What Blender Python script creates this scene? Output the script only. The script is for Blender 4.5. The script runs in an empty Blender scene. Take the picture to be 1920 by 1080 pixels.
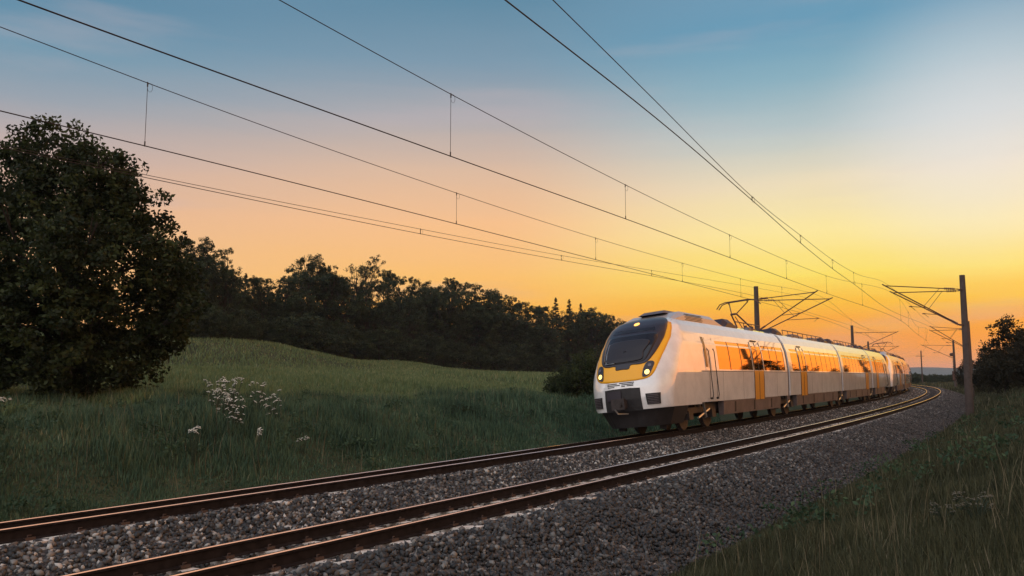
import bpy, math
import numpy as np
from mathutils import Vector
rng = np.random.default_rng(7)
PI = math.pi
sc = bpy.context.scene

# ------------------------------------------------------------------ camera
HEYE, FPX, HOR = 1.977, 1549.8, 704.2
TH = math.atan((HOR-540)/FPX)
cd = bpy.data.cameras.new("Camera"); cam = bpy.data.objects.new("Camera", cd)
sc.collection.objects.link(cam); sc.camera = cam
cam.location = (0, 0, HEYE); cam.rotation_euler = (PI/2+TH, 0, 0)
cd.sensor_width = 36; cd.lens = 36*FPX/1920; cd.clip_start = .05; cd.clip_end = 9000

# ------------------------------------------------------------------ world
def lin(c):
    c = np.array(c, float)/255
    return tuple(np.where(c <= .04045, c/12.92, ((c+.055)/1.055)**2.4))+(1,)
w = bpy.data.worlds.new("World"); sc.world = w; w.use_nodes = True
nt = w.node_tree; nt.nodes.clear(); N = nt.nodes.new; L = nt.links.new
def math_(op, a, b=None, c=None):
    n = N('ShaderNodeMath'); n.operation = op
    for i, v in enumerate((a, b, c)):
        if v is None: continue
        if isinstance(v, (int, float)): n.inputs[i].default_value = v
        else: L(v, n.inputs[i])
    return n.outputs[0]
def mrange(v, a, b, c=0, d=1, smooth=True):
    n = N('ShaderNodeMapRange'); n.interpolation_type = 'SMOOTHSTEP' if smooth else 'LINEAR'
    L(v, n.inputs[0])
    for i, x in enumerate((a, b, c, d)): n.inputs[i+1].default_value = x
    return n.outputs[0]
def ramp(v, stops):
    n = N('ShaderNodeValToRGB'); L(v, n.inputs[0]); e = n.color_ramp.elements
    while len(e) < len(stops): e.new(1)
    for k, (p, c) in enumerate(stops): e[k].position = p; e[k].color = lin(c)
    return n.outputs[0]
def mix(f, a, b, mode='MIX'):
    n = N('ShaderNodeMix'); n.data_type = 'RGBA'; n.blend_type = mode
    for i, v in ((0, f), (6, a), (7, b)):
        if isinstance(v, (int, float)): n.inputs[i].default_value = v
        elif isinstance(v, tuple): n.inputs[i].default_value = v
        else: L(v, n.inputs[i])
    return n.outputs[2]
SUN_AZ, SUN_EL = math.radians(38), math.radians(3.5)
tc = N('ShaderNodeTexCoord'); sep = N('ShaderNodeSeparateXYZ'); L(tc.outputs['Generated'], sep.inputs[0])
sx, sy, sz = sep.outputs
hl = math_('SQRT', math_('ADD', math_('ADD', math_('MULTIPLY', sx, sx), math_('MULTIPLY', sy, sy)), 1e-5))
ca = math_('DIVIDE', math_('ADD', math_('MULTIPLY', sx, math.sin(SUN_AZ)), math_('MULTIPLY', sy, math.cos(SUN_AZ))), hl)
# streaky variation of the elevation, thin cloud layers
mp = N('ShaderNodeMapping'); mp.inputs['Scale'].default_value = (2.2, 2.2, 26); L(tc.outputs['Generated'], mp.inputs[0])
nz = N('ShaderNodeTexNoise'); nz.inputs['Scale'].default_value = 1.6; nz.inputs['Detail'].default_value = 6; nz.inputs['Roughness'].default_value = .6
L(mp.outputs[0], nz.inputs[0])
lowband = mrange(sz, .0, .2, 1, .35)
szn = math_('ADD', sz, math_('MULTIPLY', math_('MULTIPLY', math_('SUBTRACT', nz.outputs[0], .5), .05), lowband))
el = math_('MULTIPLY', szn, 2.0)
def deg(y, u):
    a, b = (u-960)/FPX, (540-y)/FPX
    return 2*(math.sin(TH)+b*math.cos(TH))/math.sqrt(1+a*a+b*b)
def col(st, zen, u=960):
    s = [(0, st[-1][1])]+[(max(deg(y, u), .001), c) for y, c in reversed(st)]
    return s+[(1.0, zen)]
left = ramp(el, col([(0, (92, 137, 165)), (110, (112, 152, 175)), (210, (152, 163, 175)), (300, (198, 175, 168)), (400, (228, 184, 152)), (500, (245, 192, 138)), (650, (248, 180, 115))], (122, 146, 176), 250))
cent = ramp(el, col([(0, (98, 139, 164)), (120, (126, 154, 174)), (220, (174, 172, 176)), (320, (222, 188, 162)), (420, (249, 194, 142)), (520, (254, 194, 112)), (600, (255, 180, 68)), (690, (246, 165, 80))], (126, 148, 176)))
right = ramp(el, col([(0, (104, 156, 184)), (110, (138, 176, 192)), (220, (188, 200, 200)), (320, (238, 222, 188)), (420, (255, 234, 160)), (500, (255, 226, 104)), (560, (255, 194, 64)), (620, (255, 160, 50)), (660, (250, 158, 74)), (695, (228, 152, 132))], (130, 152, 176), 1750))
far_r = ramp(el, col([(0, (255, 194, 138)), (150, (255, 196, 124)), (350, (255, 182, 92)), (480, (255, 162, 60)), (580, (255, 142, 38)), (640, (255, 122, 26)), (675, (255, 150, 32)), (695, (225, 110, 60))], (225, 176, 150)))
back = ramp(el, col([(0, (222, 218, 214)), (300, (225, 214, 206)), (600, (212, 196, 192)), (690, (175, 165, 165))], (188, 194, 202)))
vv = N('ShaderNodeVectorMath'); vv.operation = 'SCALE'; L(back, vv.inputs[0]); vv.inputs['Scale'].default_value = 1.95; back = vv.outputs[0]  # unseen sky behind the camera, boosted to light the train front and ground
c1 = mix(mrange(ca, .30, .77), left, cent)
c1 = mix(mrange(ca, .77, .95), c1, right)
# side beyond the sun (right of the frame)
side = math_('SUBTRACT', math_('MULTIPLY', sx, math.cos(SUN_AZ)), math_('MULTIPLY', sy, math.sin(SUN_AZ)))
c1 = mix(mrange(math_('DIVIDE', side, hl), .0, .22), c1, far_r)
c1 = mix(mrange(ca, -.05, -.65), c1, back)
# afterglow where the sun has just gone down, right of the frame; the widest orange glow is added to warm the train side
az = math_('ARCTAN2', sx, sy)
ga = math_('DIVIDE', math_('SUBTRACT', az, math.radians(51)), math.radians(11)); ge = math_('DIVIDE', math_('SUBTRACT', sz, math.sin(math.radians(3))), math.sin(math.radians(10)))
gb = math_('DIVIDE', math_('SUBTRACT', az, math.radians(48)), math.radians(7)); gf = math_('DIVIDE', math_('SUBTRACT', sz, math.sin(math.radians(1.2))), math.sin(math.radians(1.6)))
def gauss(a, b): return math_('EXPONENT', math_('MULTIPLY', math_('ADD', math_('MULTIPLY', a, a), math_('MULTIPLY', b, b)), -1.0))
def add_glow(c, g, colr):
    v = N('ShaderNodeVectorMath'); v.operation = 'SCALE'; v.inputs[0].default_value = colr; L(g, v.inputs['Scale'])
    a = N('ShaderNodeVectorMath'); a.operation = 'ADD'; L(c, a.inputs[0]); L(v.outputs[0], a.inputs[1]); return a.outputs[0]
c1 = add_glow(c1, gauss(ga, ge), (.30, .04, .0)); gg = math_('DIVIDE', math_('SUBTRACT', az, math.radians(68)), math.radians(20)); gh = math_('DIVIDE', math_('SUBTRACT', sz, math.sin(math.radians(8))), math.sin(math.radians(38)))
c1 = add_glow(c1, gauss(gg, gh), (1.15, .40, .08)); c1 = add_glow(c1, gauss(gb, gf), (1.3, .75, .02))
GE, GZ = math.radians(14.6), math.radians(30.3); gd = (math.sin(GZ)*math.cos(GE), math.cos(GZ)*math.cos(GE), math.sin(GE))
gdot = math_('ADD', math_('ADD', math_('MULTIPLY', sx, gd[0]), math_('MULTIPLY', sy, gd[1])), math_('MULTIPLY', sz, gd[2]))
glow = math_('POWER', mrange(gdot, math.cos(math.radians(10.5)), 1.0, 0, 1, False), 2.0)
c1 = mix(math_('MULTIPLY', glow, .48), c1, lin((240, 238, 240)))
# faint high cirrus
mp2 = N('ShaderNodeMapping'); mp2.inputs['Scale'].default_value = (1.5, 3.0, 14); mp2.inputs['Rotation'].default_value = (.1, .12, .3); L(tc.outputs['Generated'], mp2.inputs[0])
nz2 = N('ShaderNodeTexNoise'); nz2.inputs['Scale'].default_value = 1.3; nz2.inputs['Detail'].default_value = 7; L(mp2.outputs[0], nz2.inputs[0])
cir = math_('MULTIPLY', mrange(nz2.outputs[0], .56, .74), .26)
c1 = mix(cir, c1, lin((196, 180, 184)))
# the sky below the horizon line is never seen past the ground; keep it dark
c1 = mix(mrange(sz, -.02, -.06), c1, (.03, .03, .03, 1))
bg = N('ShaderNodeBackground'); L(c1, bg.inputs[0]); bg.inputs[1].default_value = 1.0
wo = N('ShaderNodeOutputWorld'); L(bg.outputs[0], wo.inputs[0])

# ------------------------------------------------------------------ sun
sd = bpy.data.lights.new("Sun", 'SUN'); so = bpy.data.objects.new("Sun", sd); sc.collection.objects.link(so)
sd.energy = .07; sd.angle = math.radians(25); sd.color = (1, .55, .28)
LAZ = math.radians(50); v = Vector((math.sin(LAZ)*math.cos(SUN_EL), math.cos(LAZ)*math.cos(SUN_EL), math.sin(SUN_EL)))
so.rotation_euler = v.to_track_quat('Z', 'Y').to_euler()
vs = sc.view_settings; vs.view_transform = 'Standard'; vs.look = 'None'; vs.exposure = 0; vs.gamma = 1; vs.use_curve_mapping = False

# ------------------------------------------------------------------ helpers
def link(o): sc.collection.objects.link(o); return o
def tag(o, label=None, cat=None, group=None, kind=None):
    if label: o['label'] = label
    if cat: o['category'] = cat
    if group: o['group'] = group
    if kind: o['kind'] = kind
    return o
def thing(name, label, cat, loc, group=None):
    o = bpy.data.objects.new(name, None); link(o); o.location = loc; o.empty_display_size = .3
    return tag(o, label, cat, group)
def npmesh(name, V, loops, starts, mats, rnd=None, mi=None, smooth=False, attrs=None):
    me = bpy.data.meshes.new(name)
    V = np.asarray(V, np.float32); loops = np.asarray(loops, np.int32).ravel(); starts = np.asarray(starts, np.int32)
    me.vertices.add(len(V)); me.vertices.foreach_set('co', V.ravel())
    me.loops.add(len(loops)); me.loops.foreach_set('vertex_index', loops)
    me.polygons.add(len(starts)); me.polygons.foreach_set('loop_start', starts)
    for m in mats: me.materials.append(m)
    if mi is not None: me.polygons.foreach_set('material_index', np.asarray(mi, np.int32))
    me.update(calc_edges=True)
    if smooth: me.polygons.foreach_set('use_smooth', np.ones(len(starts), bool))
    if rnd is not None:
        a = me.attributes.new('rnd', 'FLOAT', 'FACE'); a.data.foreach_set('value', np.asarray(rnd, np.float32))
    for k, vals in (attrs or {}).items():
        a = me.attributes.new(k, 'FLOAT', 'FACE'); a.data.foreach_set('value', np.asarray(vals, np.float32))
    me.validate()
    return me
class MB:
    """collects simple shapes in world coordinates; build() links ONE mesh object"""
    def __init__(s): s.v = []; s.f = []; s.m = []; s.n = 0
    def add(s, V, F, m=0):
        V = [tuple(map(float, p)) for p in V]
        s.v += V; s.f += [tuple(i+s.n for i in f) for f in F]; s.m += [m]*len(F); s.n += len(V); return s
    def hexa(s, P, m=0):
        return s.add(P, [(0, 1, 2, 3), (7, 6, 5, 4), (0, 4, 5, 1), (1, 5, 6, 2), (2, 6, 7, 3), (3, 7, 4, 0)], m)
    def box(s, fr, x0, x1, y0, y1, z0, z1, m=0, bev=0):
        return s.hexa([fr(*p) for p in ((x0, y0, z0), (x0, y1, z0), (x1, y1, z0), (x1, y0, z0), (x0, y0, z1), (x0, y1, z1), (x1, y1, z1), (x1, y0, z1))], m)
    def tube(s, pts, r, n=6, m=0, cap=True):
        pts = [np.array(p, float) for p in pts]; K = len(pts); rs = r if isinstance(r, (list, tuple, np.ndarray)) else [r]*K
        V = []; up0 = None
        for k, p in enumerate(pts):
            t = pts[min(k+1, K-1)]-pts[max(k-1, 0)]; t = t/(np.linalg.norm(t)+1e-9)
            u = np.array((0, 0, 1.)) if abs(t[2]) < .9 else np.array((1., 0, 0))
            if up0 is not None and abs(np.dot(up0, t)) < .95: u = up0
            a = np.cross(t, u); a /= np.linalg.norm(a); b = np.cross(a, t); up0 = b
            for j in range(n):
                q = 2*PI*j/n; V.append(p+rs[k]*(math.cos(q)*a+math.sin(q)*b))
        F = [(k*n+j, k*n+(j+1) % n, (k+1)*n+(j+1) % n, (k+1)*n+j) for k in range(K-1) for j in range(n)]
        if cap: F += [tuple(range(n))[::-1], tuple((K-1)*n+j for j in range(n))]
        return s.add(V, F, m)
    def grid(s, G, m=0, closed=False):
        R = len(G); C = len(G[0]); V = [p for r in G for p in r]
        CC = C if closed else C-1
        F = [(i*C+j, i*C+(j+1) % C, (i+1)*C+(j+1) % C, (i+1)*C+j) for i in range(R-1) for j in range(CC)]
        return s.add(V, F, m)
    def ngon(s, P, m=0): return s.add(P, [tuple(range(len(P)))], m)
    def build(s, name, mats, parent=None, smooth=False, bevel=0):
        if not isinstance(mats, (list, tuple)): mats = [mats]
        
        off = np.array(parent.matrix_world.translation if False else wloc(parent)) if parent else np.zeros(3)
        me = bpy.data.meshes.new(name)
        me.from_pydata([tuple(np.array(p)-off) for p in s.v], [], s.f)
        for m in mats: me.materials.append(m)
        if len(mats) > 1:
            for p, k in zip(me.polygons, s.m): p.material_index = k
        if smooth:
            for p in me.polygons: p.use_smooth = True
        me.update()
        o = bpy.data.objects.new(name, me); link(o); o.parent = parent
        if bevel:
            b = o.modifiers.new('b', 'BEVEL'); b.width = bevel; b.segments = 2; b.limit_method = 'ANGLE'
        return o
def wloc(o):
    v = np.zeros(3)
    while o is not None: v += np.array(o.location); o = o.parent
    return v
IDF = lambda x, y, z: (x, y, z)

# ------------------------------------------------------------------ materials
def new_mat(name):
    m = bpy.data.materials.new(name); m.use_nodes = True
    return m, m.node_tree, m.node_tree.nodes['Principled BSDF']
def rampn(t, stops):
    n = t.nodes.new('ShaderNodeValToRGB'); e = n.color_ramp.elements
    while len(e) < len(stops): e.new(1)
    for k, (p, c) in enumerate(stops): e[k].position = p; e[k].color = tuple(c)+(1,)
    return n
def mat(name, colr, rough=.6, metal=0, spec=.5, var=0, scale=4, coat=0, bump=0, bscale=30, emit=None, estr=0, ior=1.5, coatr=.05, dirt=None):
    m, t, b = new_mat(name)
    b.inputs['Roughness'].default_value = rough; b.inputs['Metallic'].default_value = metal
    b.inputs['Specular IOR Level'].default_value = spec; b.inputs['Coat Weight'].default_value = coat; b.inputs['Coat Roughness'].default_value = coatr
    b.inputs['IOR'].default_value = ior
    b.inputs['Base Color'].default_value = tuple(colr)+(1,)
    if var or dirt or bump:
        tcn = t.nodes.new('ShaderNodeTexCoord')
    if var or dirt:
        n = t.nodes.new('ShaderNodeTexNoise'); n.inputs['Scale'].default_value = scale; n.inputs['Detail'].default_value = 6; n.inputs['Roughness'].default_value = .65
        t.links.new(tcn.outputs['Object'], n.inputs[0])
        d = dirt or tuple(x*(1-var) for x in colr)
        r = rampn(t, [(.35, d), (.62, tuple(min(1, x*(1+var*.6)) for x in colr))]); t.links.new(n.outputs[0], r.inputs[0])
        t.links.new(r.outputs[0], b.inputs['Base Color'])
    if bump:
        n = t.nodes.new('ShaderNodeTexNoise'); n.inputs['Scale'].default_value = bscale; n.inputs['Detail'].default_value = 4
        t.links.new(tcn.outputs['Object'], n.inputs[0])
        bp = t.nodes.new('ShaderNodeBump'); bp.inputs['Strength'].default_value = bump; bp.inputs['Distance'].default_value = .02
        t.links.new(n.outputs[0], bp.inputs['Height']); t.links.new(bp.outputs[0], b.inputs['Normal'])
    if emit:
        b.inputs['Emission Color'].default_value = tuple(emit)+(1,); b.inputs['Emission Strength'].default_value = estr
    return m
def leafmat(name, stops, transl=.35, patch=None, pscale=.3):
    m, t, b = new_mat(name)
    a = t.nodes.new('ShaderNodeAttribute'); a.attribute_name = 'rnd'
    src = a.outputs['Fac']
    if patch:
        tcn = t.nodes.new('ShaderNodeTexCoord'); n = t.nodes.new('ShaderNodeTexNoise'); n.inputs['Scale'].default_value = pscale; n.inputs['Detail'].default_value = 5
        t.links.new(tcn.outputs['Object'], n.inputs[0])
        mm = t.nodes.new('ShaderNodeMath'); mm.operation = 'MULTIPLY_ADD'; mm.inputs[1].default_value = patch; t.links.new(n.outputs[0], mm.inputs[0])
        m2 = t.nodes.new('ShaderNodeMath'); m2.operation = 'SUBTRACT'; t.links.new(src, m2.inputs[0]); m2.inputs[1].default_value = patch*.5
        t.links.new(m2.outputs[0], mm.inputs[2]); src = mm.outputs[0]
    r = rampn(t, stops); t.links.new(src, r.inputs[0]); t.links.new(r.outputs[0], b.inputs['Base Color'])
    b.inputs['Roughness'].default_value = .65; b.inputs['Specular IOR Level'].default_value = .25
    tr = t.nodes.new('ShaderNodeBsdfTranslucent'); t.links.new(r.outputs[0], tr.inputs[0])
    mx = t.nodes.new('ShaderNodeMixShader'); mx.inputs[0].default_value = transl
    t.links.new(b.outputs[0], mx.inputs[1]); t.links.new(tr.outputs[0], mx.inputs[2])
    t.links.new(mx.outputs[0], t.nodes['Material Output'].inputs[0])
    return m
M = {}
M['white'] = mat('train_white_paint', (.83, .80, .79), .3, metal=0, coat=1, coatr=.03, var=.12, scale=1.6)
M['white'].node_tree.nodes['Principled BSDF'].inputs['Coat IOR'].default_value = 2.1
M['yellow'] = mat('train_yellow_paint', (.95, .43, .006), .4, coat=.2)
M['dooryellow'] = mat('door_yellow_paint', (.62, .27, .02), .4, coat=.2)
M['glass'] = mat('sunset_tinted_window_glass', (.62, .38, .19), .03, metal=1)  # orange of the sunset reflections is put into the glass colour and tint
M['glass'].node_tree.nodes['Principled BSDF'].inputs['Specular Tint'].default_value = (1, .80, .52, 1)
M['screen'] = mat('windscreen_glass', (.012, .010, .014), .1, coat=.0, spec=.4)
M['screen2'] = mat('windscreen_clear', (.03, .026, .03), .3, spec=.3)
M['mask'] = mat('nose_mask_dark', (.018, .012, .02), .3, coat=.12)
M['seal'] = mat('rubber_seal', (.02, .018, .018), .6)
M['skirt'] = mat('skirt_grey', (.13, .095, .09), .45, coat=.15, var=.3, scale=2)
M['black'] = mat('underframe_black', (.016, .013, .014), .6, var=.4)
M['bogie'] = mat('bogie_steel', (.035, .024, .022), .6, var=.5, scale=6)
M['metal'] = mat('bright_metal', (.5, .48, .46), .3, metal=.9)
M['roofg'] = mat('roof_grey', (.12, .10, .115), .5, var=.3)
M['roofd'] = mat('roof_dark', (.022, .015, .025), .5)
M['fair'] = mat('roof_fairing', (.45, .40, .40), .4, coat=.4)
M['lamp'] = mat('headlight_glow', (1, .8, .3), .3, emit=(1, .62, .16), estr=2.3)
M['lampo'] = mat('marker_light_glow', (1, .6, .2), .3, emit=(1, .42, .06), estr=1.8)
M['lampoff'] = mat('dark_lens', (.1, .07, .08), .15, coat=1)
M['copper'] = mat('wire_dark', (.03, .022, .02), .5, metal=.3)
M['steelp'] = mat('galvanised_tube', (.10, .055, .045), .5, metal=.4)
M['insul'] = mat('insulator_brown', (.09, .035, .03), .3, coat=.5)
M['concrete'] = mat('mast_concrete', (.075, .053, .046), .85, var=.25, scale=3, bump=.3)
M['sleeper'] = mat('sleeper_concrete', (.72, .66, .60), .8, var=.3, scale=7, dirt=(.36, .30, .25), bump=.3)
M['clip'] = mat('rail_clip', (.05, .03, .025), .6)
M['railside'] = mat('rail_rust', (.019, .015, .015), .95, spec=.12, var=.4, scale=9)
M['railtop'] = mat('rail_polished', (.9, .84, .80), .16, metal=1)
M['bark'] = mat('bark', (.035, .027, .022), .9, var=.4, scale=6, bump=.5)
M['leaf_near'] = leafmat('leaves_near', [(0, (.008, .013, .006)), (.5, (.026, .038, .014)), (1, (.07, .09, .028))], .35)
M['leaf_far'] = leafmat('leaves_forest', [(0, (.011, .020, .012)), (.6, (.034, .054, .028)), (1, (.085, .115, .052))], .3)
M['leaf_right'] = leafmat('leaves_right', [(0, (.012, .014, .008)), (.6, (.03, .028, .016)), (1, (.06, .05, .03))], .4)
M['conifer'] = leafmat('needles', [(0, (.008, .011, .008)), (1, (.02, .026, .015))], .15)
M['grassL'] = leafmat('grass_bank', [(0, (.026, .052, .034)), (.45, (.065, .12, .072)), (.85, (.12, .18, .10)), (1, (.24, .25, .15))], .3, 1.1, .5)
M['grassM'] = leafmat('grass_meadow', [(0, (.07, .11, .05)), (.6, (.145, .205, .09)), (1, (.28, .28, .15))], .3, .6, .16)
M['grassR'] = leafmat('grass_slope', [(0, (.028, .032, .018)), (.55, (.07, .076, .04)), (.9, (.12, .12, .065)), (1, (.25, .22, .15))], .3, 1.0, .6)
M['stemg'] = mat('plant_stem', (.02, .035, .018), .7)
M['petal'] = mat('white_petals', (.8, .8, .72), .6)
def groundmat():
    m, t, b = new_mat('earth_and_grass'); tcn = t.nodes.new('ShaderNodeTexCoord')
    n = t.nodes.new('ShaderNodeTexNoise'); n.inputs['Scale'].default_value = .12; n.inputs['Detail'].default_value = 9; n.inputs['Roughness'].default_value = .7
    t.links.new(tcn.outputs['Object'], n.inputs[0])
    r = rampn(t, [(.3, (.024, .032, .018)), (.5, (.048, .056, .03)), (.7, (.085, .085, .047))]); t.links.new(n.outputs[0], r.inputs[0])
    t.links.new(r.outputs[0], b.inputs['Base Color']); b.inputs['Roughness'].default_value = .95; b.inputs['Specular IOR Level'].default_value = .1
    n2 = t.nodes.new('ShaderNodeTexNoise'); n2.inputs['Scale'].default_value = 3; n2.inputs['Detail'].default_value = 8; t.links.new(tcn.outputs['Object'], n2.inputs[0])
    bp = t.nodes.new('ShaderNodeBump'); bp.inputs['Strength'].default_value = .7; bp.inputs['Distance'].default_value = .12
    t.links.new(n2.outputs[0], bp.inputs['Height']); t.links.new(bp.outputs[0], b.inputs['Normal'])
    return m
M['ground'] = groundmat()
def ballastmat():
    m, t, b = new_mat('ballast_bed'); tcn = t.nodes.new('ShaderNodeTexCoord')
    vo = t.nodes.new('ShaderNodeTexVoronoi'); vo.inputs['Scale'].default_value = 14; t.links.new(tcn.outputs['Object'], vo.inputs[0])
    s = t.nodes.new('ShaderNodeSeparateColor'); t.links.new(vo.outputs['Color'], s.inputs[0])
    r = rampn(t, [(0, (.022, .02, .021)), (.6, (.06, .054, .052)), (.9, (.12, .105, .10)), (1, (.32, .29, .26))]); t.links.new(s.outputs[0], r.inputs[0])
    t.links.new(r.outputs[0], b.inputs['Base Color']); b.inputs['Roughness'].default_value = .85
    bp = t.nodes.new('ShaderNodeBump'); bp.inputs['Strength'].default_value = 1; bp.inputs['Distance'].default_value = .04; bp.invert = True
    t.links.new(vo.outputs['Distance'], bp.inputs['Height']); t.links.new(bp.outputs[0], b.inputs['Normal'])
    return m
M['ballast'] = ballastmat()
def stonemat():
    m, t, b = new_mat('ballast_stone'); a = t.nodes.new('ShaderNodeAttribute'); a.attribute_name = 'rnd'
    r = rampn(t, [(0, (.008, .008, .009)), (.4, (.024, .024, .025)), (.7, (.075, .073, .071)), (.82, (.20, .195, .185)), (.9, (.10, .072, .055)), (.95, (.24, .22, .20)), (1, (.5, .48, .45))]); t.links.new(a.outputs['Fac'], r.inputs[0])
    t.links.new(r.outputs[0], b.inputs['Base Color']); b.inputs['Roughness'].default_value = .6
    return m
M['stone'] = stonemat()

# ------------------------------------------------------------------ track alignment (fitted to the photo, metres)
DS = .5; S = np.arange(-90, 420, DS)
K0, K1, K2 = .12015, -.06424, .08073
tt = np.clip(S/100, -.1, 1.75); kap = (K0+K1*tt+K2*tt*tt)/100
HD = np.zeros_like(S); i0 = int(round(90/DS))
cum = np.cumsum(kap)*DS; HD = .5946-(cum-cum[i0])
PX = np.cumsum(np.sin(HD))*DS; PY = np.cumsum(np.cos(HD))*DS
PX += -3.5505-PX[i0]; PY += 8.5-PY[i0]
CANT = .161; SPC = 3.731; LA = -SPC
GA = .7525
def P(s, lat=0., z=0.):
    x = np.interp(s, S, PX); y = np.interp(s, S, PY); h = np.interp(s, S, HD)
    return np.array((x+lat*math.cos(h), y-lat*math.sin(h), z))
def SL(x, y):
    x = np.atleast_1d(np.asarray(x, float)); y = np.atleast_1d(np.asarray(y, float))
    so_ = np.empty(len(x)); lo = np.empty(len(x))
    for a in range(0, len(x), 20000):
        xx, yy = x[a:a+20000], y[a:a+20000]
        d = (xx[:, None]-PX[None])**2+(yy[:, None]-PY[None])**2
        i = d.argmin(1); dx = xx-PX[i]; dy = yy-PY[i]
        so_[a:a+20000] = S[i]+dx*np.sin(HD[i])+dy*np.cos(HD[i]); lo[a:a+20000] = dx*np.cos(HD[i])-dy*np.sin(HD[i])
    return so_, lo
# bed profile: lateral -> height (rail plane is canted, outer rail high)
def railz(lat, c): return CANT*(lat-c+GA)/(2*GA)
BL = [LA-3.4, LA-2.6, LA-1.5, LA-1.3, LA-.8, LA+.8, LA+1.3, -1.35, -.85, .85, 1.35, 1.75, 3.35, 4.2]
BZ = [-.75, -.62, -.32, railz(LA-1.3, LA)-.20, railz(LA-.8, LA)-.235, railz(LA+.8, LA)-.235, railz(LA+1.3, LA)-.20, railz(-1.35, 0)-.21, railz(-.85, 0)-.245, railz(.85, 0)-.235, railz(1.35, 0)-.20, -.02, -.56, -.80]
def bedz(lat): return np.interp(lat, BL, BZ)
# meadow control heights: (x, y, z)
CTL = np.array([(-11, 18, 1.25), (-1.4, 35, .62), (-6, 25, 1.0), (-17, 22, 1.2), (-13, 26, 1.15), (-9, 27, 1.05), (-30, 40, 2.3), (-40.6, 100, 6.3), (-60, 110, 8.0), (-24, 140, 4.3), (10, 190, 2.2), (-24, 60, 2.4), (-12, 60, 1.6), (-8, 90, 2.2), (4, 60, .8), (8, 100, 1.2),
    (20, 120, .7), (30, 200, .9), (-60, 40, 4), (-90, 160, 11), (-40, 200, 7), (-10, 240, 4.2), (40, 320, .2), (120, 420, -1), (-100, 20, 4), (-60, -20, 2), (-14, 0, 1.3), (0, 140, 2.2)])
def meadow(x, y):
    out = np.empty(len(x))
    sc_ = lambda a: np.log1p(np.abs(a)/8)*np.sign(a)*8
    for a in range(0, len(x), 20000):
        X = x[a:a+20000, None]; Y = y[a:a+20000, None]
        r = np.hypot(X, Y)+1
        d = ((X-CTL[None, :, 0])**2+(Y-CTL[None, :, 1])**2)/(r*r)
        w_ = 1/(d+.0025)**1.8
        out[a:a+20000] = (w_*CTL[None, :, 2]).sum(1)/w_.sum(1)
    return out
def bump(x, y, k, ph): return np.sin(x*k+ph)*np.cos(y*k*1.3+ph*2)+.5*np.sin(x*k*2.3+y*k*1.7+ph)
def T(x, y):
    x = np.atleast_1d(np.asarray(x, float)); y = np.atleast_1d(np.asarray(y, float))
    s, l = SL(x, y); r = np.hypot(x, y)
    crest = np.interp(s, [-20, 0, 10, 35, 60, 120], [1.2, 1.15, 1.05, .55, .4, .3])
    mead = meadow(x, y)
    q = np.clip((-l-(-LA+1.9))/4.6, 0, 1); q = q*q*(3-2*q)
    zl = -.30+(crest+.30)*q
    far = np.clip((-l-12)/10, 0, 1); far = far*far*(3-2*far)
    zl = zl*(1-far)+mead*far
    zl += .16*bump(x, y, .33, 2.1)*np.clip((-l-6)/3, 0, 1)*np.clip(1.5-r/60, 0, 1)+.10*bump(x, y, .8, 1.3)*np.clip((-l-6.5)/2, 0, 1)*np.clip(1.5-r/80, .2, 1)
    k = np.interp(s, [-10, 10, 40, 80, 120, 200], [.29, .32, .34, .34, .3, .1]); topl = 9.5
    zr = -.56+np.clip(l-3.3, 0, topl-3.3)*k+np.clip(l-3.3, 0, topl-3.3)**2*np.interp(s, [-5, 0, 25, 80, 120], [0, 0, .034, .03, .0])+np.clip(l-topl, 0, 60)*np.interp(s, [0, 60, 150, 250], [.06, .06, .02, 0.])
    zr += .07*bump(x, y, .9, .4)*np.clip((l-4)/2, 0, 1)
    z = np.where(l < 0, zl, zr)
    inb = (l > LA-1.9) & (l < 3.3)
    z = np.where(inb, -.95, z)
    z = z*np.clip(1-(r-500)/1500, 0, 1)
    return z
def Tz(x, y): return float(T([x], [y])[0])
def proj(x, y, z):
    dz = z-HEYE; zc = y*math.cos(TH)+dz*math.sin(TH); yc = dz*math.cos(TH)-y*math.sin(TH)
    zc = np.maximum(zc, .01)
    return 960+FPX*x/zc, 540-FPX*yc/zc
def xat(u, y, z=2.0): return (u-960)/FPX*(y*math.cos(TH)+(z-HEYE)*math.sin(TH))
def zat(v, y): return HEYE+y*math.tan(TH+math.atan((540-v)/FPX))

# ------------------------------------------------------------------ ground
rr = np.concatenate([[0.01], np.geomspace(1.2, 5200, 330)]); aa = np.linspace(0, 2*PI, 721)[:-1]
A, R = np.meshgrid(aa, rr); gx, gy = (R*np.sin(A)).ravel(), (R*np.cos(A)).ravel(); gz = T(gx, gy)
nA = len(aa); ii, jj = np.meshgrid(np.arange(len(rr)-1), np.arange(nA), indexing='ij'); ii = ii.ravel(); jj = jj.ravel(); j2 = (jj+1) % nA
F = np.stack([ii*nA+jj, (ii+1)*nA+jj, (ii+1)*nA+j2, ii*nA+j2], 1)[:, ::-1]
me = npmesh('ground', np.stack([gx, gy, gz], 1), F, np.arange(len(F))*4, [M['ground']], smooth=True)
tag(link(bpy.data.objects.new('ground', me)), kind='structure')
# ballast bed
ss = np.arange(-60, 330, .8); mb = MB()
lats = np.unique(np.concatenate([BL, np.linspace(BL[0], BL[-1], 30)]))
G = []
for s in ss:
    G.append([P(s, l, float(bedz(l))) for l in lats])
tag(mb.grid(G).build('ballast_bed', M['ballast'], smooth=True), kind='structure')
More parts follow.
